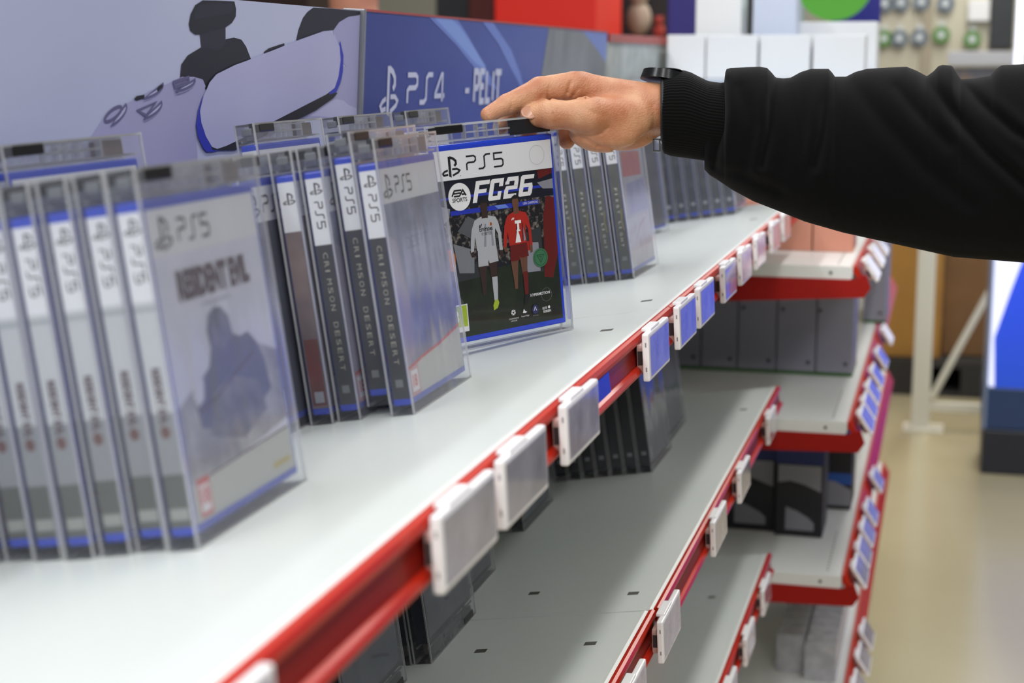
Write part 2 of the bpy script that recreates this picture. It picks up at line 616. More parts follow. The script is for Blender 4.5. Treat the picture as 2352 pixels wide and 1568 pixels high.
def button(cx, cy, a, b, rot, sym=None):
    pts = [(cx + a * math.cos(t) * math.cos(rot) - b * math.sin(t) * math.sin(rot), cy + a * math.cos(t) * math.sin(rot) + b * math.sin(t) * math.cos(rot)) for t in [i * 2 * math.pi / 30 for i in range(11)]]
    pic([(x - 6, y + 22) for x, y in pts], LAV3)
    pic(pts, LAVL)
    sh.line(C1(pts), .0022, PLINE, closed=True)
    if sym:
        sh.line(C1(sym), .0028, PLINE, closed=True)


button(750, 770, 112, 50, rad(-41), [(750 + 72 * math.cos(t) * .75 - 26 * math.sin(t) * -.65, 762 + 72 * math.cos(t) * -.65 + 26 * math.sin(t) * .75) for t in [i * 2 * math.pi / 24 for i in range(24)]])
button(985, 602, 106, 44, rad(-24))
pic([(888, 660), (905, 640), (958, 630), (958, 655), (905, 672)], PDARK)
pic([(1040, 600), (1050, 575), (1078, 562), (1080, 580), (1050, 610)], PDARK)
button(980, 732, 104, 46, rad(-30), [(912, 735), (1032, 682), (970, 772)])
button(1200, 560, 98, 40, rad(-18), [(1152, 548), (1250, 515), (1254, 548), (1160, 582)])
# light bar, shade and touch pad
pic([(1345, 640), (1312, 740), (1300, 830), (1312, 910), (1345, 985), (1372, 1012), (1420, 1010), (1600, 960), (1600, 900), (1420, 700)], PBLUE)
pic([(1400, 975), (1410, 1000), (1560, 1000), (1870, 850), (2100, 735), (2215, 655), (2245, 620), (2180, 600), (1800, 780)], PDARK)
pic([(2262, 270), (2284, 370), (2280, 480), (2262, 560), (2235, 615), (2190, 630), (2200, 500)], PBLUE)
pic([(1440, 492), (1560, 432), (1672, 392), (1900, 300), (2060, 240), (2150, 208), (2190, 206), (2225, 235), (2258, 310), (2264, 400), (2250, 510), (2225, 585), (2170, 628), (2000, 715), (1800, 818), (1600, 925), (1500, 972), (1440, 992), (1405, 978), (1365, 910), (1335, 820), (1325, 740), (1345, 650), (1390, 548)], PADC)
mb.build('controller_print', hdr)

gold = M_('print_blue', '3F4FA0', rough=0.45)
# blue header: gradient print from deep to lighter blue along its length
m = bpy.data.materials.new('print_blue_panel')
m.use_nodes = True
nt = m.node_tree
b_ = nt.nodes['Principled BSDF']
b_.inputs['Roughness'].default_value = .45
tc = nt.nodes.new('ShaderNodeTexCoord')
nz = nt.nodes.new('ShaderNodeTexNoise'); nz.inputs['Scale'].default_value = 1.4; nz.inputs['Detail'].default_value = 2
sx = nt.nodes.new('ShaderNodeSeparateXYZ')
mm = nt.nodes.new('ShaderNodeMath'); mm.operation = 'MULTIPLY_ADD'; mm.inputs[1].default_value = .62; mm.inputs[2].default_value = -1.05
ma = nt.nodes.new('ShaderNodeMath'); ma.operation = 'MULTIPLY_ADD'; ma.inputs[1].default_value = .4
cr = nt.nodes.new('ShaderNodeValToRGB')
cr.color_ramp.elements[0].color = lin('2A3C88'); cr.color_ramp.elements[0].position = .15
cr.color_ramp.elements[1].color = lin('4F63B6'); cr.color_ramp.elements[1].position = .95
nt.links.new(tc.outputs['Object'], sx.inputs[0]); nt.links.new(tc.outputs['Object'], nz.inputs['Vector'])
nt.links.new(sx.outputs['X'], mm.inputs[0]); nt.links.new(nz.outputs['Fac'], ma.inputs[0]); nt.links.new(mm.outputs[0], ma.inputs[2])
nt.links.new(ma.outputs[0], cr.inputs[0]); nt.links.new(cr.outputs[0], b_.inputs['Base Color'])
PANELB = m
hdr2 = empty('printed_sign', SG_M, 'blue header panel reading PS4 - PELIT, above the back row of cased games', 'sign')
mb = MB()
mb.prism([(xD + .008, -.138), (xE, -.138), (xE, ztop(xE)), (xD + .008, ztop(xD))], .0002, .006, 'y', PANELB)
mb.build('panel_board', hdr2)
REDTRIM = M_('red_trim', 'A8483F', rough=.5)
mb = MB()
mb.prism([(xD + .008, ztop(xD)), (xE, ztop(xE)), (xE, ztop(xE) + .0025), (xD + .008, ztop(xD) + .0025)], -.0005, .008, 'y', REDTRIM)
tag(mb.build('top_trim', hdr2), 'thin red top trim')
mb = MB()
sh = Sheet(mb, sgfn, .00004)
def C2(pts): return [sg(800 + x / 2.904, y / 2.904) for x, y in pts]
def clamp(q): return [(min(u, xE), min(v, ztop(u) - .0003)) for u, v in q]
STREAK = M_('print_streak', '7F9BE0', rough=.45)
STREAK2 = M_('print_streak_soft', '6880CC', rough=.45)
PGREY = M_('print_grey_photo', '6F7378', rough=.5, noise=(5, '8A8E93', .35, .65))
PWHITE = M_('print_white', 'C9CDE6', rough=.45)
sh.poly(clamp(C2([(540, 100), (730, 120), (800, 240), (900, 420), (1010, 620), (930, 560), (720, 300)])), STREAK2)
sh.poly(clamp(C2([(575, 118), (690, 128), (745, 180), (820, 290), (915, 440), (900, 455), (850, 420), (700, 250)])), STREAK)
sh.poly(clamp(C2([(895, 140), (965, 148), (1010, 220), (1085, 330), (1150, 500), (1180, 640), (1090, 470), (1000, 290)])), STREAK2)
sh.poly(clamp(C2([(1338, 180), (1740, 236), (1740, 900), (1240, 900), (1290, 480)])), PGREY)
sh.poly(clamp(C2([(1560, 205), (1740, 232), (1740, 420), (1660, 330)])), STREAK2)
sh.poly(clamp(C2([(1380, 200), (1440, 205), (1400, 700), (1330, 800)])), M_('print_grey_light', '868A8E', rough=.5))
# PS mark and PS4
a0 = C2([(218, 755)])[0]; a1 = C2([(218, 445)])[0]; a2 = C2([(352, 755)])[0]
hM = (C2([(285, 440)])[0][1] - C2([(285, 765)])[0][1])
ps_mark(sh, a0[0] - .004, C2([(285, 762)])[0][1], hM, PWHITE)
p0 = C2([(388, 694)])[0]; p1 = C2([(388, 506)])[0]; p2 = C2([(640, 640)])[0]
hh = p1[1] - p0[1]
WD = (p2[0] - p0[0])
ww = WD / 3.6
for g, off in ((G_P, 0), (G_S, 1.15), (G_4, 2.6)):
    sh.glyph(g, p0[0] + off * ww, p0[1] + .001, ww, hh, .0058, PWHITE)
d0 = C2([(776, 622)])[0]; d1 = C2([(804, 586)])[0]
sh.rect(d0[0], d0[1], d1[0], d1[1], PWHITE)
t0 = C2([(826, 685)])[0]; t1 = C2([(1025, 466)])[0]; t2 = C2([(826, 470)])[0]
pw, ph = (t1[0] - t0[0]), (t2[1] - t0[1])
PEL = [('P', 0, [[(0, 0), (0, 1), (.75, 1), (1, .9), (1, .58), (.75, .46), (0, .46)]]), ('E', 1, [[(1, 1), (0, 1), (0, 0), (1, 0)], [(0, .5), (.85, .5)]]),
       ('L', 2, [[(0, 1), (0, 0), (1, 0)]]), ('I', 2.95, [[(.3, 0), (.3, 1)]]), ('T', 3.55, [[(-.1, .97), (1.5, .97)], [(.7, 1), (.7, 0)]])]
for _, off, stk in PEL:
    sh.glyph(stk, t0[0] + pw * (.035 + off * .205), t0[1] + ph * .03, pw * .135, ph * .94, pw * .062, PWHITE)
mb.build('header_print', hdr2)
post = MB()
GREYMET = M_('grey_metal', '8B8E94', rough=.35, metal=.5)
post.box((xD - .005, -.004, -.138), (xD + .0025, .02, ztop(xD) + .002), GREYMET, bev=.001)
post.box((xD + .003, -.002, -.138), (xD + .007, .02, ztop(xD)), PDARK)
o = post.build('metal_strip')
o.matrix_world = SG_M
tag(o, 'slim grey upright strip between the lavender and the blue header panels', 'upright')

# grey header beyond the blue one
hdr3 = empty('printed_sign', SG_M, 'pale grey patterned header panel with a red top edge, beyond the blue header', 'sign')
PG3 = M_('print_pale_grid', 'B5BAB6', rough=.5, noise=(22, '9EA39F', .4, .6))
q0 = sg(1395, 96); q1 = sg(1545, 104); q2 = sg(1395, 77); q3 = sg(1545, 86)
mb = MB()
mb.prism([(q0[0] + .01, .0), (q1[0], .0), (q1[0], q1[1]), (q0[0] + .01, q0[1])], .0002, .006, 'y', PG3)
mb.build('panel_board', hdr3)
mb = MB()
mb.prism([(q0[0] + .01, q0[1]), (q1[0], q1[1]), (q3[0], q3[1]), (q2[0] + .01, q2[1])], -.003, .03, 'y', REDTRIM)
mb.build('top_trim', hdr3)

# ------------------------------------------------------------------ cased games
KW, KH, KT = .146, .195, .0175
CVX, CVZ, CVW, CVH = .006, .0115, .130, .162      # printed sheet
BX0, BX1, BZ0, BZ1 = .003, .1395, .0065, .1785     # blue case


def keeper(parent, front_mat, side_mat=CLEAR_SP, flip=False):
    mb = MB()
    z0, z1 = 0.0, KH
    # shell walls
    mb.add([(0, 0, 0), (KW, 0, 0), (KW, 0, KH), (0, 0, KH)], [(0, 1, 2, 3)], front_mat)
    mb.add([(0, KT, 0), (KW, KT, 0), (KW, KT, KH), (0, KT, KH)], [(3, 2, 1, 0)], CLEAR)
    mb.add([(0, 0, 0), (0, KT, 0), (0, KT, KH), (0, 0, KH)], [(3, 2, 1, 0)], side_mat)
    mb.add([(KW, 0, 0), (KW, KT, 0), (KW, KT, KH), (KW, 0, KH)], [(0, 1, 2, 3)], side_mat)
    mb.add([(0, 0, KH), (KW, 0, KH), (KW, KT, KH), (0, KT, KH)], [(0, 1, 2, 3)], CLEAR_RIM)
    mb.add([(0, 0, 0), (KW, 0, 0), (KW, KT, 0), (0, KT, 0)], [(3, 2, 1, 0)], CLEAR_RIM)
    # thicker edges catch the light
    e = .0011
    for x in (0, KW - e):
        for y in (0, KT - e):
            mb.box((x - .0003, y - .0003, 0), (x + e, y + e, KH), CLEAR_RIM)
    for z in (0, KH - e):
        for y in (0, KT - e):
            mb.box((0, y - .0003, z - .0003), (KW, y + e, z + e + .0002), CLEAR_RIM)
    k = mb.build('security_shell', parent)
    # lock strip along the top: rails, ribs and hooks
    mb = MB()
    mb.box((.003, .002, .1805), (KW - .004, .0032, .1820), CLEAR_RIM)
    mb.box((.003, KT - .0045, .1805), (KW - .004, KT - .003, .1820), CLEAR_RIM)
    mb.box((.043, .0015, .1865), (.102, .003, .1880), CLEAR_RIM)
    for x in (.0425, .056, .066, .0785, .101):
        mb.box((x, .0015, .1815), (x + .0014, .007, .1935), CLEAR_RIM)
    mb.box((.057, .002, .189), (.067, .008, .1905), CLEAR_RIM)
    mb.build('lock_strip', k)
    mb = MB()
    mb.box((.009, -.0004, .1875), (.040, .0090, .1953), BLACK, bev=.0014)
    tag(mb.build('lock_block', k), 'black lock block')
    mb = MB()
    mb.box((.1035, .003, .1815), (.127, .0135, .1925), MAGNET, bev=.001)
    mb.build('lock_magnet', k)
    mb = MB()
    mb.box((.0015, .004, .1855), (.0055, .0125, .1915), M_('side_clip_grey', '6C6F75', rough=.4), bev=.001)
    mb.build('side_clip', k)
    return k


def game_body(parent, spine_fn, cover_fn, blue=BLUECASE, back=None):
    mb = MB()
    mb.box((BX0, .0018, BZ0), (BX1, .0158, BZ1), blue, bev=.0016)
    mb.build('plastic_case', parent)
    mb = MB()
    sh = Sheet(mb, lambda u, v, h: (CVX + u, .0016 - h, CVZ + v))
    cover_fn(sh)
    mb.build('cover_sheet', parent)
    mb = MB()
    # the spine is read from -X : u runs towards the front (-Y), v up
    sh = Sheet(mb, lambda u, v, h: (BX0 - .0002 - h, .0150 - u, CVZ + v))
    spine_fn(sh)
    mb.build('spine_insert', parent)
    if back is not None:
        mb = MB()
        mb.box((CVX, .0160, CVZ), (CVX + CVW, .0163, CVZ + CVH), back)
        mb.build('back_sheet', parent)


SPW = .0125


def spine_band(sh, body_mat, band_h=.045, wordh=.0058):
    sh.rect(0, 0, SPW, CVH, body_mat)
    sh.rect(0, CVH - band_h, SPW, CVH, WHITEP)
    # mark upright, word reading downwards
    ps_mark(sh, .0025, CVH - .0115, .0085, INK)
    ps_word(sh, .0042, CVH - .0165, wordh, INK, '5', rot=-90, lw=.0009)


def cover_band(sh, body_mat, u0=.006):
    sh.rect(0, 0, CVW, CVH, body_mat)
    sh.rect(0, CVH - .0245, CVW, CVH, WHITEP)
    ps_mark(sh, u0, CVH - .0215, .0175, INK)
    ps_word(sh, u0 + .026, CVH - .0185, .0115, INK, '5', lw=.0017, wide=.98)


# --- horror game (wrapped)
RE_BG = M_('cover_pale_blue', 'E2E3F0', rough=.5, noise=(25, 'D2D5E6', .3, .7))
RE_FIG = M_('cover_slate_figure', '555B74', rough=.5, noise=(45, '666C84', .35, .7))
RE_LOW = M_('cover_mottled_grey', '7C7F8B', rough=.5, noise=(40, 'BBBBC2', .35, .65))
RE_FOOT = M_('cover_foot_grey', 'BDBFBA', rough=.5)
RE_RED = M_('cover_oxblood', '4A2A33', rough=.5)
REDINK = M_('label_red', 'C8322E', rough=.5)
YELINK = M_('label_yellow', 'B8A860', rough=.5)


def re_cover(sh):
    cover_band(sh, RE_BG)
    sh.poly([(0, .015), (.13, .03), (.13, .070), (.105, .078), (.060, .072), (.022, .068), (0, .060)], RE_LOW)
    # hooded figure in a collar, a plain silhouette
    sh.poly([(.022, .046), (.020, .060), (.030, .070), (.042, .075), (.047, .084), (.046, .094), (.050, .102), (.058, .105), (.067, .104), (.074, .098), (.076, .088), (.084, .085), (.095, .086), (.104, .079), (.111, .068), (.114, .050), (.070, .036)], RE_FIG)
    sh.poly([(.052, .086), (.054, .096), (.061, .099), (.068, .096), (.070, .086), (.061, .080)], M_('cover_hood_inner', '7B8098', rough=.5, noise=(80, '5E647C', .4, .6)))
    sh.poly([(.030, .040), (.040, .060), (.066, .066), (.098, .058), (.104, .040), (.07, .030)], M_('cover_coat', '8A8D98', rough=.5, noise=(60, '5C6070', .35, .65)))
    sh.line([(.024, .0545), (.045, .058), (.070, .066), (.098, .074)], .0012, RE_RED)
    sh.poly([(.018, .064), (.024, .072), (.033, .070), (.030, .060), (.022, .057)], RE_BG)
    sh.poly([(.0, .0), (.13, .0), (.13, .024), (.0, .020)], RE_FOOT)
    sh.line([(.012, .0205), (.05, .022), (.09, .0235), (.128, .0245)], .001, RE_RED)
    sh.text('RESIDENT EVIL', .021, .1125, .088, .0165, RE_RED, bold=.065)
    sh.text('requiem', .046, .1065, .034, .0035, GREYINK)
    sh.rect(.006, .002, .020, .022, REDINK)
    sh.rect(.0075, .004, .0185, .0185, WHITEP)
    sh.text('18', .0085, .008, .009, .009, REDINK, bold=.03)
    sh.rect(.100, .005, .124, .0085, YELINK)


def re_spine(sh):
    spine_band(sh, M_('spine_pale', 'C4C7CC', rough=.5))
    sh.rect(0, 0, SPW, .028, M_('spine_dark_grey_print', '5C5F5C', rough=.5))  # darker grey print at the foot of the spine
    sh.rect(0, .028, SPW, .060, M_('spine_grey_print', '8F9298', rough=.5))
    sh.rect(0, .112, SPW, .1145, M_('spine_line', 'A9ADB3', rough=.5))
    sh.text('RESIDENT EVIL', .0040, .083, .029, .0048, RE_RED, bold=.04, rot=-90)
    sh.ell(.0062, .050, .0028, .0034, M_('spine_brown', '6A4A48', rough=.5))
    sh.rect(.001, .004, .0115, .010, M_('spine_barlight', '9DA09C', rough=.5))


# --- fantasy game
CD_DARK = M_('spine_charcoal', '35373D', rough=.5)
CD_INK = M_('spine_gold_ink', 'A8A498', rough=.5)
CD_ART = M_('cover_blue_grey', '565C78', rough=.5, noise=(22, '9EA4C2', .35, .68))


def cd_cover(sh):
    cover_band(sh, CD_ART, .004)
    sh.text('CRIMSON', .030, .114, .06, .009, M_('title_ash', '7C819A', rough=.5))
    sh.text('DESERT', .036, .102, .05, .009, MT['title_ash'])
    sh.poly([(0, 0), (.13, 0), (.13, .031), (.06, .026), (0, .021)], M_('cover_foot_pale', 'C4C5C2', rough=.5))
    sh.line([(.0, .0205), (.035, .024), (.075, .0265), (.108, .030), (.13, .033)], .0022, REDINK)
    sh.poly([(0, .021), (.02, .03), (.025, .07), (.015, .11), (0, .115)], M_('cover_mauve', '9C93A8', rough=.5))
    sh.poly([(.0, .0), (.021, .0), (.021, .0215), (.0, .0195)], M_('label_pale_red', 'C89A9C', rough=.5))
    sh.rect(.003, .003, .018, .018, WHITEP)
    sh.text('18', .0055, .006, .0095, .009, REDINK, bold=.03)


def cd_spine(sh):
    spine_band(sh, CD_DARK, .047)
    word = 'CRIMSON DESERT'
    z = .1095
    for ch in word:
        if ch != ' ':
            sh.text(ch, .0047, z, .0042 if ch != 'I' else .0012, .0036, CD_INK, rot=-90)
        z -= .0062
    sh.rect(.0035, .0085, .009, .014, M_('spine_small_grey', '77797C', rough=.5))


# --- spy game
def fl_spine(sh):
    spine_band(sh, M_('spine_olive_black', '4A4C4C', rough=.5, noise=(90, '5A5B55', .3, .7)), .040)
    z = .094
    for ch in 'FIRST LIGHT':
        if ch != ' ':
            sh.text(ch, .0046, z, .0034 if ch != 'I' else .001, .0030, M_('spine_pale_ink', 'C9CAC2', rough=.5), rot=-90)
        z -= .0064
    sh.rect(.0035, .0105, .009, .015, MT['spine_small_grey'])
    sh.line([(.010, .07), (.0085, .055), (.0105, .045)], .0009, M_('spine_gold_line', '8E7F4E', rough=.5))


def fl_cover(sh):
    cover_band(sh, M_('cover_silver', 'B4B6C8', rough=.5, noise=(30, '9DA0B6', .3, .7)))
    sh.poly([(.01, .105), (.11, .102), (.112, .130), (.012, .134)], M_('cover_rose', 'B65A72', rough=.5, noise=(60, 'C98A5E', .5, .8)))
    sh.poly([(.02, .06), (.125, .06), (.125, .098), (.02, .096)], M_('cover_slateblue', '7F86B4', rough=.5, noise=(40, '9CA3CC', .3, .7)))
    sh.poly([(.0, .0), (.13, .0), (.13, .056), (.0, .056)], M_('cover_foot_silver', 'BDBDC9', rough=.5, noise=(50, 'A99CAA', .5, .75)))
    sh.line([(.04, .03), (.07, .045), (.1, .05)], .002, M_('cover_rose_line', 'A8808E', rough=.5))


def plain_spine(col, band=True):
    def fn(sh):
        if band:
            spine_band(sh, M_('spine_' + col, col, rough=.5, noise=(60, '5B5C60', .45, .8)), .040)
        else:
            sh.rect(0, 0, SPW, CVH, M_('spine_' + col, col, rough=.5))
        sh.rect(.003, .012, .0095, .017, GREYINK)
    return fn


def plain_cover(col, col2):
    def fn(sh):
        cover_band(sh, M_('cover_' + col, col, rough=.5, noise=(24, col2, .3, .7)))
        sh.rect(.006, .004, .018, .02, WHITEP)
    return fn


def brown_spine(sh):
    sh.rect(0, 0, SPW, CVH, M_('spine_brown_art', '6B5E62', rough=.5, noise=(30, '8A7674', .35, .7)))
    sh.rect(0, CVH - .035, SPW, CVH, WHITEP)
    ps_mark(sh, .0025, CVH - .016, .0085, INK)
    sh.rect(.001, .002, .0115, .05, M_('spine_rust', '7A3A38', rough=.5, noise=(40, '4E3A3C', .35, .7)))
    sh.rect(.003, .004, .010, .012, GREYINK)


def make_game(spine_fn, cover_fn, front=CLEAR_HAZE, side=CLEAR_SP, blue=BLUECASE, back=None):
    t = empty('cased_game', Matrix())
    game_body(t, spine_fn, cover_fn, blue, back)
    keeper(t, front, side)
    return t


ORD = ['front', 'second', 'third', 'fourth', 'fifth', 'sixth', 'seventh', 'eighth']
USED = set()


def put(proto, M, label, group, cat='video game'):
    if proto.name in USED:
        o = copy_tree(proto, M)
    else:
        o = proto
        USED.add(proto.name)
        o.matrix_world = M
    tag(o, label, cat, group)
    return o


g_re = make_game(re_spine, re_cover, front=CLEAR_WRAP)
# stack of the pale horror game, nearest the camera
ys = [.1032, .1225, .1415, .1615, .1815, .201, .2205]
xo = [.7226, .7255, .722, .7195, .722, .726, .722]
for i in range(7):
    lab = ('pale horror game in clear security case, wrapped front cover showing, nearest stack' if i == 0 else
           'pale horror game in clear case, %s from the front in the nearest stack' % ORD[i])
    put(g_re, frame(xo[i], ys[i], yaw=.004), lab, 'horror games in the nearest stack')

g_cd = make_game(cd_spine, cd_cover, front=CLEAR_WRAP)
cdx = [(1.0566, .0992, .01, 0, 0), (1.068, .1205, .0, .0, .007), (1.0555, .1395, .012, 0, -.001)]
for i, (x, y, a, l, dz) in enumerate(cdx):
    put(g_cd, frame(x, y, yaw=a, dz=max(dz, 0)), ['dark fantasy game with CRIMSON DESERT spine, front one with its wrapped blue-grey cover showing',
        'dark fantasy game with CRIMSON DESERT spine, raised slightly, second in its stack',
        'dark fantasy game with CRIMSON DESERT spine, third in its stack beside the brown spine'][i], 'fantasy games in the middle stack')
g_br = make_game(brown_spine, plain_cover('5B5458', '77706F'))
put(g_br, frame(1.050, .1585, yaw=.008), 'cased game with a brown and rust spine behind the three dark fantasy games', 'single games in the middle stack')
g_bl = make_game(plain_spine('2F3240'), plain_cover('262A3A', '3A4058'))
put(g_bl, frame(1.0035, .180, yaw=.0), 'cased game with a dark spine and blue edges, just right of the nearest stack', 'single games in the middle stack')
put(g_bl, frame(1.0405, .200, yaw=.0), 'cased game with a dark spine at the back of the middle stack', 'single games in the middle stack')

g_fl = make_game(fl_spine, fl_cover)
for i in range(6):
    lab = ('FIRST LIGHT game with a silver and rose cover, front one of its stack' if i == 0 else
           'game with FIRST LIGHT on its dark spine, %s in its stack behind the held game' % ORD[i])
    put(g_fl, frame(1.8124 + .0015 * i, .0858 + .0205 * i, yaw=-.02), lab, 'spy games in the stack under the hand')

g_dk = make_game(plain_spine('3A3C42'), plain_cover('44464E', '5C5E66'))
for i in range(7):
    put(g_dk, frame(2.655 - .004 * i, .076 + .0195 * i, yaw=0), 'dark-spined cased game, %s in the far stack under the sleeve' % ORD[i], 'dark games in the far stack')
g_or = make_game(plain_spine('55565C'), plain_cover('44464E', '5C5E66'))
put(g_or, frame(2.35, .196, yaw=-.25), 'grey cased game standing turned, left of the dark far stack', 'dark games in the far stack')

# back row: standing on the riser in front of the header panels
g_bk = make_game(plain_spine('8C93A8'), plain_cover('9096AC', 'A8ADC2'))
BK = [(0, 0, 0), (0, 0, 0), (.70, .262, 0), (.872, .270, -.12), (1.20, .250, 0), (1.385, .2495, 0), (1.568, .2475, 0)]
bkl = ['at its left end', 'left of the black lock block', 'right behind the nearest stack', 'beside the printed touchpad', 'right of the controller print', 'at the foot of the grey upright', 'under the PS4 letters']
for i, (x, y, a) in enumerate(BK[2:]):
    k = i + 2
    put(g_bk, frame(x, y, yaw=a, dz=.0265), 'cased game in the back row, ' + bkl[k], 'cased games in the back row')

# ------------------------------------------------------------------ the held football game
FNAVY = M_('cover_navy', '0E1226', rough=.4)
FCROWD = M_('cover_crowd', '14151C', rough=.4, noise=(260, '8E857C', .5, .72))
FGRASS = M_('cover_turf', '161D14', rough=.4, noise=(60, '223018', .35, .7))
FWALL = M_('cover_ad_wall', '33363A', rough=.4)
FBLUE = M_('cover_bright_blue', '2438B8', rough=.4)
SKIN1 = M_('cover_skin_dark', '3A2722', rough=.4)
SKIN2 = M_('cover_skin_tan', '6E4A38', rough=.4)
KITW = M_('cover_kit_white', 'B9BBC0', rough=.4)
KITWS = M_('cover_kit_white_fold', '9395A0', rough=.4)
KITR = M_('cover_kit_red', 'B3261A', rough=.4)
KITRD = M_('cover_kit_red_dark', '6A1512', rough=.4)
GREEN = M_('sticker_green', '3F7A55', rough=.4)
GREEND = M_('sticker_green_dark', '24523A', rough=.4)
FPURE = M_('cover_white', 'F2F2F4', rough=.4)
ORNG = M_('cover_orange', 'A85A1C', rough=.4)
LIME = M_('label_lime', 'A8C030', rough=.4)


def fc_cover(sh):
    # all measured in mm from the lower left of the sheet
    k = .001
    def P(pts): return [(a * k, b * k) for a, b in pts]
    sh.rect(0, 0, CVW, CVH, FNAVY)
    sh.poly(P([(0, 58), (130, 58), (130, 112), (0, 112)]), FCROWD)
    sh.poly(P([(0, 0), (130, 0), (130, 60), (0, 52)]), FGRASS)
    sh.poly(P([(0, 48), (46, 50), (46, 61), (0, 66)]), FWALL)
    sh.poly(P([(86, 47), (112, 45), (112, 86), (86, 80)]), FWALL)
    sh.poly(P([(0, 120), (130, 120), (130, 122.5), (0, 122)]), FBLUE)
    sh.poly(P([(14, 106), (112, 106), (112, 110), (14, 110)]), FBLUE)
    sh.poly(P([(66, 106.5), (78, 106.5), (74, 109.8), (62, 109.8)]), M_('cover_sky', '6E8FE0', rough=.4))
    sh.text('UEFA CHAMPIONS', 94 * k, 107 * k, .017, .0022, FPURE)
    # flags and supporters
    sh.poly(P([(0, 96), (12, 104), (14, 112), (2, 116), (0, 114)]), KITWS)
    sh.poly(P([(20, 92), (32, 104), (44, 98), (34, 84)]), M_('cover_flag_grey', '5C5E64', rough=.4))
    sh.poly(P([(114, 128), (130, 132), (130, 142), (112, 140)]), KITRD)
    sh.poly(P([(118, 119), (130, 118), (130, 127), (112, 125)]), KITWS)
    sh.poly(P([(112, 40), (122, 38), (130, 60), (130, 110), (121, 112), (116, 95), (114, 60)]), KITRD)
    sh.poly(P([(4, 60), (14, 58), (16, 72), (10, 78), (3, 76)]), ORNG)
    sh.poly(P([(18, 56), (34, 54), (36, 74), (14, 82)]), M_('cover_banner', '83868C', rough=.4))
    sh.poly(P([(88, 47), (108, 46), (108, 72), (88, 74)]), KITWS)
    sh.poly(P([(88, 66), (100, 66), (100, 74), (88, 75)]), KITR)
    # foreground arm at the lower left
    sh.poly(P([(-0, 10), (12, 18), (20, 30), (12, 44), (0, 50)]), M_('cover_arm', '4A4F48', rough=.4))
    # FC26 in slanted letters
    W = FPURE
    def GL(polys, u, v, w, h, sl=.30):
        for pl in polys:
            sh.poly([((u + a * w + sl * b * h) * k, (v + b * h) * k) for a, b in pl], W, False)
        sh.k += 1
    sh.k += 1
    F = [[(0, 0), (.30, 0), (.30, 1), (0, 1)], [(.30, .80), (1.0, .80), (1.0, 1), (.30, 1)], [(.30, .42), (.86, .42), (.86, .60), (.30, .60)]]
    Cc = [[(0, .08), (.30, .20), (.30, .80), (0, .92)], [(0, .92), (.30, .80), (.95, .80), (.95, 1), (.1, 1)], [(0, .08), (.1, 0), (.9, 0), (.9, .20), (.30, .20)], [(.64, .20), (.9, .20), (.9, .40), (.64, .40)], [(.66, .62), (.95, .62), (.95, .80), (.66, .80)]]
    T2 = [[(.05, .80), (.95, .80), (.9, 1), (.12, 1)], [(.66, .56), (.95, .56), (.95, .80), (.66, .80)], [(0, .40), (.95, .40), (.95, .58), (.1, .58)], [(0, .18), (.30, .18), (.30, .42), (0, .42)], [(0, 0), (.92, 0), (.92, .20), (0, .20)], [(.0, .66), (.3, .66), (.3, .80), (.0, .80)]]
    S6 = [[(0, .06), (.30, .18), (.30, .80), (0, .94)], [(0, .94), (.30, .80), (.98, .80), (.98, 1), (.1, 1)], [(.30, .42), (.98, .42), (.9, .60), (.30, .60)], [(.68, .18), (.98, .10), (.98, .44), (.68, .44)], [(0, .06), (.1, 0), (.9, 0), (.98, .12), (.68, .20), (.30, .20)]]
    GL(F, 38.5, 114.5, 15.5, 18.5)
    GL(Cc, 55, 114.5, 15.5, 18.5)
    GL(T2, 72, 114.5, 15.5, 18.5)
    GL(S6, 89, 114.5, 15.5, 18.5)
    # round EA SPORTS badge
    sh.ell(.0250, .1215, .0120, .0120, W)
    for st in ([(21.5, 120.7), (27.6, 120.7)], [(20.2, 123.2), (28.6, 123.2)], [(19.5, 120.9), (22.4, 125.6), (30.0, 125.6)], [(27.3, 120.6), (31.4, 125.6), (34.6, 120.6)], [(29.9, 122.0), (34.2, 122.0)]):
        sh.line([((a - 2.5) * k, (b + 1.5) * k) for a, b in st], .0015, INK)
    sh.text('SPORTS', .0170, .1170, .0158, .0037, INK, bold=.02)
    # player in white
    def player(x, s, skin, kit, fold, shorts, leg):
        def Q(pts): return [((x + a * s) * k, (18.5 + (b - 11.5) * .83) * k) for a, b in pts]
        sh.poly(Q([(-4.5, 44), (-11, 44), (-13, 62), (-2, 62)]), skin)             # left leg up to the shorts
        sh.poly(Q([(-10, 30), (-6, 30), (-4, 48), (-11, 48)]), leg[1])
        sh.poly(Q([(2.5, 44), (9, 44), (11, 64), (0, 64)]), skin)
        sh.poly(Q([(3.5, 22), (8, 20), (9.5, 38), (9.8, 47), (3, 47), (3, 36)]), leg[0])
        sh.poly(Q([(2, 11.5), (7, 13.5), (9.5, 19), (8, 22.5), (4, 22), (1.5, 17)]), leg[2])
        sh.poly(Q([(-13, 60), (-.5, 60), (0, 66), (1.5, 62), (13, 63), (11.5, 80), (-12, 80)]), shorts)
        sh.poly(Q([(-16.5, 71), (-20, 71), (-22, 78), (-17, 79)]), skin)
        sh.poly(Q([(16, 66), (19, 67), (19.5, 75), (15, 75)]), skin)
        sh.poly(Q([(-13, 77), (11.5, 78), (11, 90), (12, 98), (15, 92), (15.5, 74), (19.5, 74), (19, 92), (16.5, 104), (13.5, 110), (4, 112.5), (-5, 112), (-13, 109), (-17.5, 100), (-20, 88), (-21, 76), (-17, 77), (-14, 92)]), kit)
        sh.poly(Q([(-4, 80), (-1, 80), (1, 104), (-1, 104)]), fold)
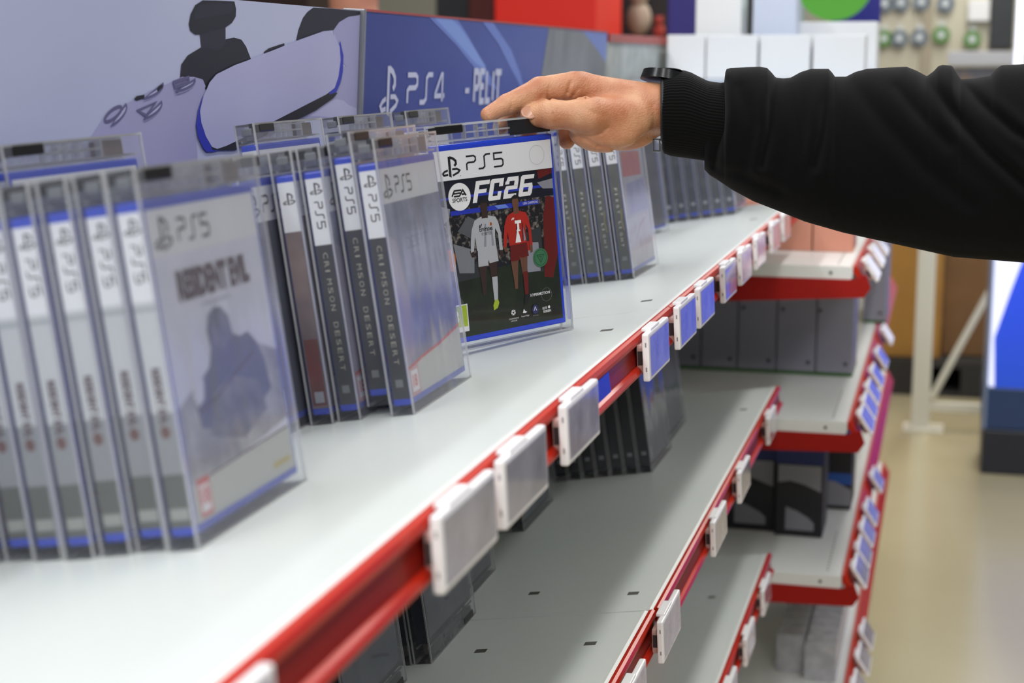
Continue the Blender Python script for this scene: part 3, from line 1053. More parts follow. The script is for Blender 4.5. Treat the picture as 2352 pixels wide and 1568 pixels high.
        sh.poly(Q([(6, 80), (9, 80), (8, 100), (6.5, 100)]), fold)
        sh.poly(Q([(-4, 110), (4, 110), (3.5, 117), (-3.5, 117)]), skin)
        sh.ell(x * k, .1098, .0046 * s, .0064, skin)
        sh.poly(Q([(-5.6, 123), (-5, 128), (0, 130.5), (5, 128), (5.6, 123), (3.5, 126), (-3.5, 126)]), INK)
    player(50, .87, SKIN1, KITW, KITWS, KITW, (KITW, SKIN1, LIME))
    sh.text('Emirates', .0430, .0890, .0145, .0042, INK, bold=.02)
    sh.text('FLY BETTER', .0452, .0855, .0108, .0025, INK)
    sh.line(P([(43, 93), (44.2, 95)]), .0009, INK)
    sh.line(P([(44.4, 93), (46, 95.6)]), .0009, INK)
    sh.ell(.0560, .0945, .0012, .0016, ORNG)
    # player in red
    player(85, .80, SKIN2, KITR, KITRD, KITRD, (KITRD, SKIN2, INK))
    sh.poly(P([(81.5, 74.6), (88, 74.6), (85, 88)]), FPURE)
    sh.poly(P([(91, 75), (93.5, 76), (91.5, 88)]), KITWS)
    sh.rect(.0825, .0915, .0895, .0942, FPURE)
    sh.rect(.0848, .0855, .0870, .0915, FPURE)
    sh.rect(.0838, .0845, .0880, .0858, FPURE)
    sh.line(P([(79, 95), (80.5, 97)]), .0008, FPURE)
    sh.line(P([(80.5, 95), (82, 97)]), .0008, FPURE)
    # sticker
    sh.ell(.1085, .058, .0084, .0084, GREEN)
    sh.ell(.1085, .058, .0072, .0072, GREEND)
    sh.ell(.1085, .058, .0066, .0066, GREEN)
    sh.line(P([(104.5, 60.5), (112.5, 60.5), (108.5, 53.5)]), .0008, GREEND, closed=True)
    sh.line(P([(106.5, 59), (109.5, 59), (108, 56)]), .0006, GREEND)
    # small print and badges
    sh.text('HYPERMOTION', .0935, .0245, .0225, .0026, FPURE, bold=.02)
    sh.line([(.112 + .006 * math.cos(t), .024 + .006 * math.sin(t)) for t in [i * 2 * math.pi / 24 for i in range(24)]], .00018, GREYINK, closed=True)
    for (cx_, cy_) in ((.0725, .0135),):
        sh.ell(cx_, cy_, .0025, .0025, FPURE)
        sh.ell(cx_, cy_, .0009, .0009, INK)
        for i in range(5):
            t = i * 2 * math.pi / 5 + .3
            sh.ell(cx_ + .0018 * math.cos(t), cy_ + .0018 * math.sin(t), .0005, .0005, INK)
    sh.text('CHAMPIONS', .067, 0.0075, .011, .0012, FPURE)
    sh.text('LEAGUE', .069, 0.0055, .007, .0012, FPURE)
    sh.poly(P([(83, 11.5), (84.5, 15), (85.5, 13.2), (88, 11.8), (86, 11)]), FPURE)
    sh.text('Superliga', .081, 0.0075, .009, .0018, FPURE)
    sh.ell(.0975, .0125, .0035, .0042, M_('badge_indigo', '2A2F66', rough=.4))
    sh.line(P([(96, 11.5), (97.5, 15), (99, 11.5)]), .0005, FPURE)
    sh.text('Bundesliga', .0945, 0.0065, .0062, .0012, GREYINK)
    sh.text('ELITE', .106, 0.0110, .005, .0022, FPURE, bold=.02)
    sh.text('SERIEN', .1065, 0.0080, .009, .0022, FPURE, bold=.02)
    sh.ell(.1135, .0125, .0013, .0013, FPURE)
    # age label
    sh.rect(0, .005, .0225, .029, WHITEP)
    sh.rect(0.001, .0095, .0215, .028, LIME)
    sh.text('3', .0045, .0125, .008, .012, FPURE, bold=.05)
    # band
    sh.rect(0, CVH - .0255, CVW, CVH, WHITEP)
    ps_mark(sh, .0085, CVH - .0225, .0175, INK)
    sh.ell(.027, CVH - .0225, .0004, .0004, INK)
    ps_word(sh, .0345, CVH - .0185, .0118, INK, '5', lw=.0015, wide=1.05)
    sh.line([(.113 + .0085 * math.cos(t), CVH - .0125 + .0085 * math.sin(t)) for t in [i * 2 * math.pi / 30 for i in range(30)]], .0002, GREYINK, closed=True)


BLUE2 = mat('blue_case_bright', '2446D8', rough=.2)
CLEAR_FC = clear('clean_clear_plastic', 0.008, tint=(.99, .99, .99), gl=.45)
held = make_game(plain_spine('1B2038'), fc_cover, front=CLEAR_FC, side=CLEAR, blue=BLUE2)
B_ = frame(1.4426, 0, 0, 0) 
held_M = (Matrix.Rotation(-TH, 4, 'X') @ Matrix.Translation((1.4233, .0680, .0012)) @ Matrix.Rotation(-.638, 4, 'Z')
          @ Matrix.Rotation(.0579, 4, 'X') @ Matrix.Rotation(.0283, 4, 'Y') @ Matrix.Translation((-KW, 0, 0)))
put(held, held_M, 'football video game in a clear security case with FC26 cover, held by the hand', None)
for c in held.children:
    if c.name.startswith('security_shell'):
        # the dark lock block at the right end of its top
        mb = MB()
        mb.box((.092, .0012, .1805), (KW - .008, .0045, .1945), M_('dark_lock_window', '17181C', rough=.3), bev=.0008)
        tag(mb.build('lock_cover', c), 'dark lock cover')

# ------------------------------------------------------------------ cased games on the shelf below
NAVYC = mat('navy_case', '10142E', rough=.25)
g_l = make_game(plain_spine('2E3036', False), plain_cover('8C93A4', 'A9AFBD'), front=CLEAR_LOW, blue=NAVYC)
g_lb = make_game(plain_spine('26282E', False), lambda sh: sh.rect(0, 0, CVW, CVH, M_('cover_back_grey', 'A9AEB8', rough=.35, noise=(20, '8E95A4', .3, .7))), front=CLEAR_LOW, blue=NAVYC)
def low(x, yl, yaw=0, up=False, dz=0):
    M = frame(x, yl, S2[1], S2[0], yaw=yaw, dz=dz)
    if up:
        M = M @ Matrix.Translation((KW / 2, KT / 2, KH / 2)) @ Matrix.Rotation(math.pi, 4, 'Y') @ Matrix.Translation((-KW / 2, -KT / 2, -KH / 2))
    return M
for i in range(7):
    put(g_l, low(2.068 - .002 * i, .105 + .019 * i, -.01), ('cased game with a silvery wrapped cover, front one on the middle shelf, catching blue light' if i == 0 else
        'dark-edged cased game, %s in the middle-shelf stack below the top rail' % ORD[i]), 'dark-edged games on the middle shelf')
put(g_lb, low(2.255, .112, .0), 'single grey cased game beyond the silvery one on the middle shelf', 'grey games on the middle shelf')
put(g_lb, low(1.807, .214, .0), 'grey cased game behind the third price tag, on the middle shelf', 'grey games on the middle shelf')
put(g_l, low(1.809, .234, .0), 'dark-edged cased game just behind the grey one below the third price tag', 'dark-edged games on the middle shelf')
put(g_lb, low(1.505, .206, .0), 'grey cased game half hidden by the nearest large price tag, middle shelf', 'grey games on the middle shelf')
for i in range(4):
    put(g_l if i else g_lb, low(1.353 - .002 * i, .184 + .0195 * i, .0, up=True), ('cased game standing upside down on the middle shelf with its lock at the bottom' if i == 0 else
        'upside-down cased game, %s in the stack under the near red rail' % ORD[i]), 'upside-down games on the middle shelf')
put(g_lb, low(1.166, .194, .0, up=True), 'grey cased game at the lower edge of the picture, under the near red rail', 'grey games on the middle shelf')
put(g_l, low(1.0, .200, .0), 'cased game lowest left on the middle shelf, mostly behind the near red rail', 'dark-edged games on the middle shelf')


# ------------------------------------------------------------------ price tags
TW, TZ = .1007, .0406


def make_tag(screen):
    t = empty('price_tag', Matrix())
    mb = MB()
    mb.box((0, -.0060, -TZ / 2), (TW, 0, TZ / 2), TAGW, bev=.0016, seg=2)
    mb.box((.018, -.0050, TZ / 2 - .001), (.058, .0035, TZ / 2 + .0022), TAGW, bev=.0009)
    for z in (-.010, .011):
        mb.box((-.0003, -.0038, z - .0018), (.0004, -.0027, z + .0018), M_('tag_port', '8A8688', rough=.6))
    mb.build('tag_housing', t)
    mb = MB()
    mb.box((.0045, -.0064, -TZ / 2 + .0032), (TW - .0035, -.0056, TZ / 2 - .0030), screen, bev=.0004, seg=1)
    mb.build('tag_screen', t)
    mb = MB()
    mb.box((.010, 0, -.0145), (.060, .0072, .0095), TAGCLIP, bev=.003)
    mb.box((.0097, .0015, -.008), (.0115, .0058, .004), TAGDARK)
    mb.build('tag_clip', t)
    return t


tp = {k: make_tag(m) for k, m in (('g', SCREEN), ('w', SCREEN_W), ('p', SCREEN_P))}
rows = [(0, .0, [(.30, 'w', .0), (.4, 'w', -.005)][:0]),]
near = [(.410, 'w'), (.700, 'g'), (.812, 'g'), (.960, 'w'), (1.246, 'w'), (1.397, 'w'), (1.519, 'w'), (1.693, 'w'), (1.838, 'p'), (1.990, 'p'), (2.172, 'p'), (2.325, 'p')]
names_ = ['cut by the bottom edge of the picture', 'the largest and nearest whole one', 'just beyond the largest one', 'with a half-blue reflection, below the game stacks',
          'in sharpest focus at the rail joint', 'first past the rail joint', 'second past the rail joint', 'third past the rail joint', 'fourth past the rail joint',
          'fifth past the rail joint', 'sixth past the rail joint', 'half hidden under the sleeve']
for i, (x, k) in enumerate(near):
    M = Matrix.Translation((x * 1.0555, -.0166, -.0135)) @ Matrix.Rotation(rad(-3), 4, 'X')
    put(tp[k], M, 'price tag on the top red rail, ' + names_[i], 'price tags on the top rail', 'price tag')
for i, x in enumerate([1.10, 1.360, 1.690, 1.915, 2.235]):
    M = Matrix.Translation((x * 1.044, -.0154, S2[1] - .0115)) @ Matrix.Rotation(rad(-3), 4, 'X')
    if i == 0: M = Matrix.Translation((1.235, -.0154, S2[1] - .0155)) @ Matrix.Rotation(rad(-3), 4, 'X')
    put(tp['w'], M, 'price tag on the middle red rail, ' + ['cut by the bottom edge of the picture', 'large one left of the lower joint', 'second up from the joint', 'third up from the joint', 'at the far end of the rail'][i], 'price tags on the middle rail', 'price tag')
for i, x in enumerate([1.93, 2.13, 2.345]):
    M = Matrix.Translation((x * 1.02, -.0090, S3[1] - .010)) @ Matrix.Rotation(rad(-3), 4, 'X')
    put(tp['w'], M, 'price tag on the lowest red rail, ' + ['nearest one at the bottom edge of the picture', 'middle one of three', 'at the far end of the rail'][i], 'price tags on the lowest rail', 'price tag')

# ------------------------------------------------------------------ far bay with level shelves
FX0, FX1 = 2.665, 4.6
FY = -.115
LEVELS = [('upper', -.093), ('middle', -.352), ('lower', -.618), ('bottom', -.885)]
for nm, z in LEVELS:
    t = empty('level_shelf', Matrix.Translation((0, FY, z)), 'level white shelf on red brackets past the game shelves, %s one' % nm, 'shelf')
    mb = MB()
    prof = [(.004, 0), (.38, 0), (.38, -.02), (.004, -.022), (0, -.018), (0, -.004)]
    mb.prism(prof, FX0, FX1, 'x', SHELF_EDGE)
    for q in range(14):
        mb.box((FX0 + .03 + q * .018, .024, -.001), (FX0 + .036 + q * .018, .0265, .0003), SLOT)
    mb.cyl((FX0 - .0008, .035, -.011), (FX0 + .002, .035, -.011), .0028, SLOT)
    mb.build('shelf_panel', t)
    mb = MB()
    mb.prism([(-.022, -.012), (-.030, -.034), (-.020, -.050), (.38, -.075 if z > -.2 else -.062), (.38, -.021), (.0, -.021)], FX0 - .002, FX0 + .001, 'x', REDMET)
    tag(mb.build('bracket', t), 'red tapered bracket')
    mb = MB()
    mb.prism([(-.001, .001), (-.005, .001), (-.021, -.028), (-.017, -.031), (-.001, -.010)], FX0 + .002, FX1, 'x', RED)
    tag(mb.build('price_rail', t), 'red price rail')
t = empty('shelving_unit', Matrix.Translation((0, 0, FLOOR_Z)), 'white steel display unit with red brackets past the game shelves', 'shelving')
mb = MB(); mb.box((FX0 + .2, .27, 0), (FX1, .285, 1.335), STEELBACK); mb.build('back_panel', t)
mb = MB(); mb.box((FX0, -.10, 0), (FX1, .26, .10), DARKGREY, bev=.004); mb.build('plinth', t)
mb = MB()
mb.box((FX0 + .3, -.12, 1.335), (FX1, .33, 1.352), M_('top_shelf_blue_grey', 'A9B4C6', rough=.4), bev=.002)
mb.build('top_deck', t)

def far_tag(x, z, lab, grp):
    M = Matrix.Translation((x, FY - .026, z - .010)) @ Matrix.Rotation(rad(-34), 4, 'X')
    put(tp['w'], M, lab, grp, 'price tag')


FT = {'upper': [2.50 + .18, 2.87, 3.05], 'middle': [2.685, 2.80, 2.93, 3.09, 3.30, 3.60], 'lower': [2.685, 2.80, 2.93, 3.07, 3.33], 'bottom': [2.70, 2.83, 2.98, 3.12]}
for nm, z in LEVELS:
    for i, x in enumerate(FT[nm]):
        far_tag(x, z, 'slanted price tag on the %s level shelf, %s from its near end' % (nm, ['first', 'second', 'third', 'fourth', 'fifth', 'sixth'][i]), 'slanted price tags on the %s level shelf' % nm)


def crate(name, a, b, m, label, cat, group=None, bev=.002, parts=None):
    cxm = ((a[0] + b[0]) / 2, (a[1] + b[1]) / 2, a[2])
    mb = MB()
    mb.box((a[0] - cxm[0], a[1] - cxm[1], 0), (b[0] - cxm[0], b[1] - cxm[1], b[2] - a[2]), m, bev=bev)
    if parts:
        parts(mb, a, b, cxm)
    o = mb.build(name)
    o.location = cxm
    tag(o, label, cat, group)
    return o


# peach boxes on the upper level shelf
PEACH = M_('peach_card', 'CE8D76', rough=.55)
zA = LEVELS[0][1]
py_ = [(-.031, .040), (-.103, -.033)]
for i, (y0, y1) in enumerate(py_):
    crate('product_box', (2.875, y0, zA), (2.99, y1, zA + .085), PEACH, 'peach carton on the upper level shelf, ' + ['partly behind the row of tags', 'nearer the aisle'][i], 'box', 'peach cartons on the upper level shelf')
crate('product_box', (2.876, .042, zA), (2.99, .112, zA + .085), PEACH, 'peach carton on the upper level shelf, deepest one behind the rail', 'box', 'peach cartons on the upper level shelf')

# grey tablet boxes on the middle level shelf
TBOX = M_('tablet_box_grey', '8E8E9C', rough=.5)
TBG = M_('tablet_box_green', '35602A', rough=.5)
def greenfoot(mb, a, b, c):
    mb.box((a[0] - c[0] - .0006, a[1] - c[1] - .0006, 0), (b[0] - c[0] + .0006, b[1] - c[1] + .0006, .007), TBG)
    mb.cyl((a[0] - c[0] - .0005, a[1] - c[1] + .013, .024), (a[0] - c[0] + .001, a[1] - c[1] + .013, .024), .004, DARKGREY)
    mb.cyl((a[0] - c[0] - .0005, a[1] - c[1] + .063, .125), (a[0] - c[0] + .001, a[1] - c[1] + .063, .125), .004, DARKGREY)
zB = LEVELS[1][1]
ye = [-.1, -.030, .045, .119, .190, .255]
for i in range(5):
    crate('product_box', (3.07, ye[i] + .001, zB), (3.22, ye[i + 1] - .001, zB + .178), TBOX, 'tall grey carton with green foot on the middle level shelf, %s from the aisle' % ['first', 'second', 'third', 'fourth', 'fifth'][i], 'box', 'grey cartons on the middle level shelf', parts=greenfoot)
crate('product_box', (3.75, -.135, zB + .0), (3.95, -.085, zB + .19), TBOX, 'grey carton with green foot at the far end of the middle level shelf', 'box', 'grey cartons on the middle level shelf', parts=greenfoot)

# dark window boxes on the lower level shelf
zC = LEVELS[2][1]
NAVY = M_('carton_navy', '1E2C66', rough=.5)
CGREY = M_('carton_grey', '8C8C94', rough=.5)
CBLK = M_('carton_black', '1C1C22', rough=.5)
for i, (y0, y1, x0) in enumerate([(-.066, .020, 2.885), (.022, .118, 2.905)]):
    w = y1 - y0
    mb = MB()
    mb.box((0, 0, 0), (.12, w, .175), CBLK, bev=.002)
    t = empty('accessory_box', Matrix.Translation((x0, y0, zC)), 'black accessory carton with a rounded window on the lower level shelf, ' + ['nearer the aisle', 'deeper in'][i], 'box', 'window cartons on the lower level shelf')
    mb.build('carton', t)
    mb = MB()
    sh = Sheet(mb, lambda u, v, h: (-h, w - u, v), .0001)
    sh.rect(0.0, .135, w, .175, NAVY)
    sh.poly([(w * .05, .133), (w * .95, .133), (w * .95, .085), (w * .6, .098), (w * .3, .104), (w * .05, .100)], CGREY)
    sh.poly([(w * .22, .055), (w * .45, .048), (w * .7, .036), (w * .82, .026), (w * .82, .012), (w * .22, .012)], CGREY)
    mb.build('carton_print', t)
t = empty('accessory_box', Matrix.Translation((3.09, -.105, zC)), 'blue and black carton at the aisle end of the lower level shelf', 'box')
mb = MB(); mb.box((0, 0, 0), (.12, .062, .165), CBLK, bev=.002); mb.build('carton', t)
mb = MB()
sh = Sheet(mb, lambda u, v, h: (-h, .062 - u, v), .0001)
sh.rect(0, .145, .062, .165, M_('carton_blue', '2A55A8', rough=.5))
sh.rect(0, .05, .062, .072, M_('carton_blue', '2A55A8'))
sh.poly([(0, .008), (.062, .008), (.062, .040), (.03, .056), (0, .056)], CGREY)
mb.build('carton_print', t)

# white cartons on the bottom level shelf
zD = LEVELS[3][1]
WCART = M_('white_carton_film', 'A9A9AD', rough=.25, noise=(30, 'C9C9CD', .4, .7))
crate('product_box', (2.90, -.040, zD), (3.10, .012, zD + .072), WCART, 'film-wrapped white carton on the bottom level shelf, left one in front', 'box', 'white cartons on the bottom level shelf')
crate('product_box', (2.87, -.100, zD), (3.10, -.042, zD + .068), WCART, 'film-wrapped white carton on the bottom level shelf, right one in front', 'box', 'white cartons on the bottom level shelf')
crate('product_box', (3.11, -.100, zD), (3.30, .012, zD + .13), WCART, 'film-wrapped white carton on the bottom level shelf, taller one behind', 'box', 'white cartons on the bottom level shelf')

# white phone boxes on the top deck of that unit
WBOX = M_('white_box', 'E9EBEC', rough=.35)
WBOXB = M_('white_box_cool', 'C9D2E6', rough=.4)
def up_box(x0px, x1px, ytop, zb, X, dx, m, lab, grp='white boxes on the top deck'):
    a, b_ = at_x(x0px, ytop, X), at_x(x1px, ytop, X)
    crate('white_box', (X, b_.y, zb), (X + dx, a.y, (a.z + b_.z) / 2), m, lab, 'box', grp)
ZT = FLOOR_Z + 1.353
for i, (a, b_) in enumerate([(1533, 1620), (1623, 1741), (1746, 1862), (1869, 1988)]):
    up_box(a, b_, 80, ZT, 3.40, .10, WBOX, 'blank white box in the front row above the sleeve, %s from the left' % ['first', 'second', 'third', 'fourth'][i])
up_box(1600, 1705, -60, ZT, 3.56, .1, WBOX, 'tall bright white box standing behind the front row, left one')
up_box(1732, 1832, -60, ZT, 3.56, .1, WBOXB, 'tall cool white box standing behind the front row, beside the dark gap')
up_box(1838, 2016, 50, ZT, 3.70, .12, WBOX, 'wide white box behind the right end of the front row')

# ------------------------------------------------------------------ room
FLM = mat('floor_vinyl', 'B9B08E', rough=.22, noise=(1.3, 'AFA583', .3, .7), spec=.4)
mb = MB(); mb.box((-4, -7, FLOOR_Z - .05), (16, 9, FLOOR_Z), FLM)
tag(mb.build('floor'), kind='structure')
WALLM = M_('wall_paint', 'BDBBAE', rough=.7)
mb = MB(); mb.box((11.6, -7, FLOOR_Z), (11.7, 9, 2.8), WALLM); tag(mb.build('wall_back'), kind='structure')
mb = MB(); mb.box((-4, 8.9, FLOOR_Z), (16, 9, 2.8), M_('wall_dark_paint', '3A3032', rough=.7)); tag(mb.build('wall_left'), kind='structure')

# pallet rack with cardboard behind
RACKM = M_('rack_cream', 'D9D6C3', rough=.45)
CARD = M_('cardboard', 'A87C34', rough=.7, noise=(6, '9C7030', .3, .7))
CARDB = M_('cardboard_brown', '7E5B33', rough=.7, noise=(6, '735230', .3, .7))
XR = 6.28
t = empty('pallet_rack', Matrix.Translation((XR, -.185, FLOOR_Z)), 'cream pallet rack frame with a diagonal brace, standing on the beige floor', 'rack')
mb = MB()
yl, yr = at_x(2095, 900, XR).y, at_x(2137, 900, XR).y
mb.box((0, yr + .185, 0), (.05, yl + .185, 1.18), RACKM, bev=.004)
mb.build('rack_post', t)
mb = MB(); mb.box((-.05, -.10, 0), (.09, .05, .008), RACKM, bev=.001); mb.build('foot_plate', t)
mb = MB()
p = at_x(2140, 935, XR); q = at_x(2275, 940, XR)
mb.box((.01, q.y + .185 - .3, p.z - FLOOR_Z - .017), (.04, yr + .185, p.z - FLOOR_Z + .017), RACKM, bev=.003); mb.build('lower_beam', t)
mb = MB()
a, b_ = at_x(2140, 915, XR), at_x(2290, 640, XR)
d = Vector((0, b_.y - a.y, b_.z - a.z))
s0 = Vector((.02, a.y + .185, a.z - FLOOR_Z))
mb.cyl(s0, s0 + d * 1.55, .017, RACKM, seg=4); mb.build('diagonal_brace', t)
mb = MB(); mb.box((0, -1.3, 0), (.05, -1.22, 1.18), RACKM, bev=.004); mb.build('rack_post', t)
p = at_x(2030, 905, 7.0)
crate('cardboard_carton', (7.0, -.26, -.995), (7.9, .55, .02), CARD, 'large ochre cardboard carton behind the cream rack post, left one', 'box', 'cartons on the rack', bev=.004,
      parts=lambda mb, a, b, c: mb.box((a[0] - c[0] - .002, a[1] - c[1], .88), (a[0] - c[0], b[1] - c[1], 1.0), M_('parcel_tape', 'C9A45E', rough=.3)))
crate('cardboard_carton', (7.1, -1.45, -.995), (7.9, -.265, .02), CARDB, 'large brown cardboard carton behind the diagonal brace', 'box', 'cartons on the rack', bev=.004)
t = empty('pallet', Matrix.Translation((6.95, -.5, FLOOR_Z)), 'dark pallet under the cardboard cartons', 'pallet')
PALM = M_('pallet_dark', '2F2E2A', rough=.8)
mb = MB(); mb.box((0, -1.0, .125), (1.0, 1.05, .15), PALM); mb.box((0, -1.0, 0), (1, 1.05, .02), PALM); mb.build('deck', t)
for yy in (-1.0, -.55, -.1, .35, .8):
    mb = MB(); mb.box((.0, yy, .02), (1.0, yy + .25, .125), PALM); mb.build('block', t)

# blue lit display stand at the right
BLIT = bpy.data.materials.new('lit_blue_display')
BLIT.use_nodes = True
nt = BLIT.node_tree
b_ = nt.nodes['Principled BSDF']
b_.inputs['Base Color'].default_value = lin('1A2A80'); b_.inputs['Roughness'].default_value = .35
tc = nt.nodes.new('ShaderNodeTexCoord'); sx = nt.nodes.new('ShaderNodeSeparateXYZ')
mr = nt.nodes.new('ShaderNodeMapRange'); mr.inputs['From Min'].default_value = .25; mr.inputs['From Max'].default_value = 1.15
cr = nt.nodes.new('ShaderNodeValToRGB')
cr.color_ramp.elements[0].color = lin('14388F'); cr.color_ramp.elements[1].color = lin('4A32E8')
e = cr.color_ramp.elements.new(.55); e.color = lin('2340C0')
nt.links.new(tc.outputs['Object'], sx.inputs[0]); nt.links.new(sx.outputs['Z'], mr.inputs[0]); nt.links.new(mr.outputs[0], cr.inputs[0])
nt.links.new(cr.outputs[0], b_.inputs['Emission Color']); b_.inputs['Emission Strength'].default_value = 1.5
XB = 5.65
t = empty('display_stand', Matrix.Translation((XB, -.44, FLOOR_Z)), 'lit blue display stand with a bright white side band, at the right edge', 'display')
yb = at_x(2268, 900, XB).y
mb = MB(); mb.box((0, -2.4, .30), (.25, yb + .44, 1.16), M_('lit_white_panel', 'E4E6F6', emit='D4D8F4', es=.9), bev=.01); tag(mb.build('light_box', t), 'bright white lit panel')
mb = MB(); mb.box((-.02, -2.42, 0), (.3, yb + .45, .155), M_('stand_plinth', '232634', rough=.35), bev=.006)
mb.build('plinth', t)
mb = MB(); mb.box((-.008, -2.42, .155), (.27, yb + .455, .30), M_('stand_base_blue', '2C4470', rough=.3), bev=.004); mb.build('base_panel', t)
mb = MB()
def db(px, py): 
    p = at_x(px, py, XB - .004); return (p.y + .44, p.z - FLOOR_Z)
poly = [db(2284, 775), db(2300, 730), db(2325, 660), db(2352, 590), db(2400, 520), db(2480, 460), (-1.0, 1.0), (-2.39, 1.08), (-2.39, .30), db(2284, 962)]
mb.prism(poly, -.004, -.001, 'x', BLIT); tag(mb.build('blue_swoosh', t), 'lit blue curved shape')
mb = MB(); mb.box((-.01, yb + .44, .155), (.26, yb + .452, 1.17), M_('stand_edge', '8FA0C4', rough=.3, metal=.5), bev=.002); mb.build('edge_trim', t)
mb = MB()
q1_ = at_x(2333, 100, 7.4); q2_ = at_x(2350, 100, 7.4)
o = None
crate('light_column', (7.4, q2_.y, FLOOR_Z), (7.46, q1_.y, .75), M_('lit_column', 'E8F0FF', emit='E4ECFF', es=1.5), 'narrow glowing white light column at the upper right edge', 'lamp', bev=.004)

# ------------------------------------------------------------------ pegboard wall with hanging packs
PEG = M_('pegboard', 'BEB9A4', rough=.6, noise=(2, 'CFCBB8', .3, .7))
XP = 9.4
t = empty('pegboard_stand', Matrix.Translation((XP, 0, FLOOR_Z)), 'beige pegboard display wall with small round packs hanging on it, beyond the sleeve', 'display')
a = at_x(2015, 100, XP); b_ = at_x(2500, 100, XP)
mb = MB(); mb.box((0, b_.y, 0), (.05, a.y + .25, 2.2), PEG, bev=.005); mb.build('board', t)
mb = MB(); c = at_x(2128, 100, XP); mb.box((-.02, c.y - .03, 0), (.0, c.y + .03, 2.2), M_('board_strip', 'A79E8A', rough=.6)); mb.build('upright_strip', t)
DISC = M_('pack_blue_grey', '7F8C97', rough=.4, noise=(20, '4F5B66', .4, .6))
DISCG = M_('pack_green', '5F8A4A', rough=.4)
HUB = M_('pack_pale', 'D5DCE0', rough=.4)
def pack(px, py, r, m, lab):
    p = at_x(px, py, XP - .03)
    t = empty('hanging_pack', Matrix.Translation(p), lab, 'hanging pack', 'round packs on the pegboard')
    mb = MB(); mb.cyl((0, 0, 0), (.022, 0, 0), r, m, seg=28); mb.build('reel', t)
    mb = MB(); mb.cyl((-.004, 0, 0), (0.001, 0, 0), r * .38, HUB, seg=20); mb.build('hub', t)
    mb = MB(); mb.box((.008, -r * .25, r * .9), (.012, r * .25, r * 1.5), HUB); mb.build('hang_tab', t)
PK = [(2032, 8, 'b'), (2070, 6, 'b'), (2117, 4, 'b'), (2172, 8, 'b'), (2030, 88, 'g'), (2066, 88, 'b'), (2112, 86, 'b'), (2162, 80, 'g'), (2233, 90, 'g')]
for i, (x, y, k) in enumerate(PK):
    pack(x, y, .048, DISC if k == 'b' else DISCG, ('grey-blue' if k == 'b' else 'green') + ' round pack on the pegboard, %s in the %s row' % (['first', 'second', 'third', 'fourth', 'fifth'][i if i < 4 else i - 4], 'upper' if i < 4 else 'lower'))
def slab(px0, py0, px1, py1, X, dx, m, name, lab, cat, grp=None, bev=.004):
    a, b_ = at_x(px0, py0, X), at_x(px1, py1, X)
    return crate(name, (X, min(a.y, b_.y), min(a.z, b_.z)), (X + dx, max(a.y, b_.y), max(a.z, b_.z)), m, lab, cat, grp, bev)
slab(2225, 0, 2272, 48, XP - .05, .045, WBOX, 'hanging_card', 'white card hanging at the right of the pegboard', 'card')
slab(2280, -60, 2326, 112, XP - .06, .05, M_('dark_pack', '22262A', rough=.3), 'hanging_bag', 'tall dark pack hanging at the right end of the pegboard', 'hanging pack')
slab(2178, 118, 2332, 150, 8.6, .5, M_('grey_tray', 'B9BDC4', rough=.4), 'tray', 'pale grey tray shelf in front of the pegboard, just above the sleeve', 'tray')
q_ = at_x(2250, 178, 8.6)
crate('counter', (8.62, at_x(2330, 100, 8.6).y, FLOOR_Z), (9.1, at_x(2180, 100, 8.6).y, at_x(2250, 149, 8.6).z - .01), M_('tray_content', '5A5E68', rough=.6, noise=(12, '9A7A52', .5, .7)), 'dark counter under the pale grey tray in front of the pegboard', 'counter')

# ------------------------------------------------------------------ things behind the headers
def board(px0, px1, pyt, zbot, X, dx, m, name, lab, cat, grp=None):
    a, b_ = at_x(px0, pyt, X), at_x(px1, pyt, X)
    return crate(name, (X, b_.y, zbot), (X + dx, a.y, max(a.z, b_.z)), m, lab, cat, grp, .004)
board(1136, 1371, -140, FLOOR_Z, 6.2, .5, M_('red_display', 'E0200A', rough=.5), 'display_cabinet', 'bright red cabinet end rising behind the blue header', 'cabinet')
board(1076, 1134, -140, FLOOR_Z, 6.4, .5, M_('maroon_display', '4E0E0C', rough=.5), 'display_cabinet', 'dark maroon cabinet side left of the bright red one', 'cabinet')
board(1000, 1075, -140, FLOOR_Z, 6.6, .5, M_('charcoal_cabinet', '24252A', rough=.5), 'display_cabinet', 'charcoal cabinet left of the maroon one', 'cabinet')
board(1372, 1540, -140, FLOOR_Z, 7.2, .5, M_('black_back', '1E1B1D', rough=.6, noise=(5, '2E2528', .4, .7)), 'display_cabinet', 'black cabinet with plush toys, right of the bright red one', 'cabinet')
board(1537, 1640, -140, FLOOR_Z, 5.2, .4, M_('indigo_display', '2C2278', rough=.4), 'info_board', 'indigo display panel left of the tall white box', 'display')
board(1700, 1740, -140, FLOOR_Z, 4.6, .05, M_('dark_gap_fill', '2A2A2C', rough=.5), 'info_board', 'dark sheet put in for the gap between the two tall white boxes', 'display')  # dark sheet added where only a dark gap shows between the boxes
board(1826, 1850, -140, FLOOR_Z, 4.65, .05, M_('pale_panel', 'A9B8B4', rough=.5), 'info_board', 'pale green-grey panel right of the cool white box', 'display')
a = at_x(1910, 52, 4.9); b_ = at_x(2021, 52, 4.9)
crate('info_board', (4.9, b_.y, min(a.z, b_.z)), (4.95, a.y, .75), M_('navy_display', '1E1E86', rough=.4), 'navy blue display panel behind the green disc', 'display')
p = at_x(1917, -42, 4.4)
mb = MB()
mb.cyl((0, 0, 0), (.02, 0, 0), .100, M_('green_disc', '4FA524', rough=.4), seg=56)
o = mb.build('round_sign'); o.location = p
tag(o, 'bright green round hanging sign at the top of the picture', 'sign')
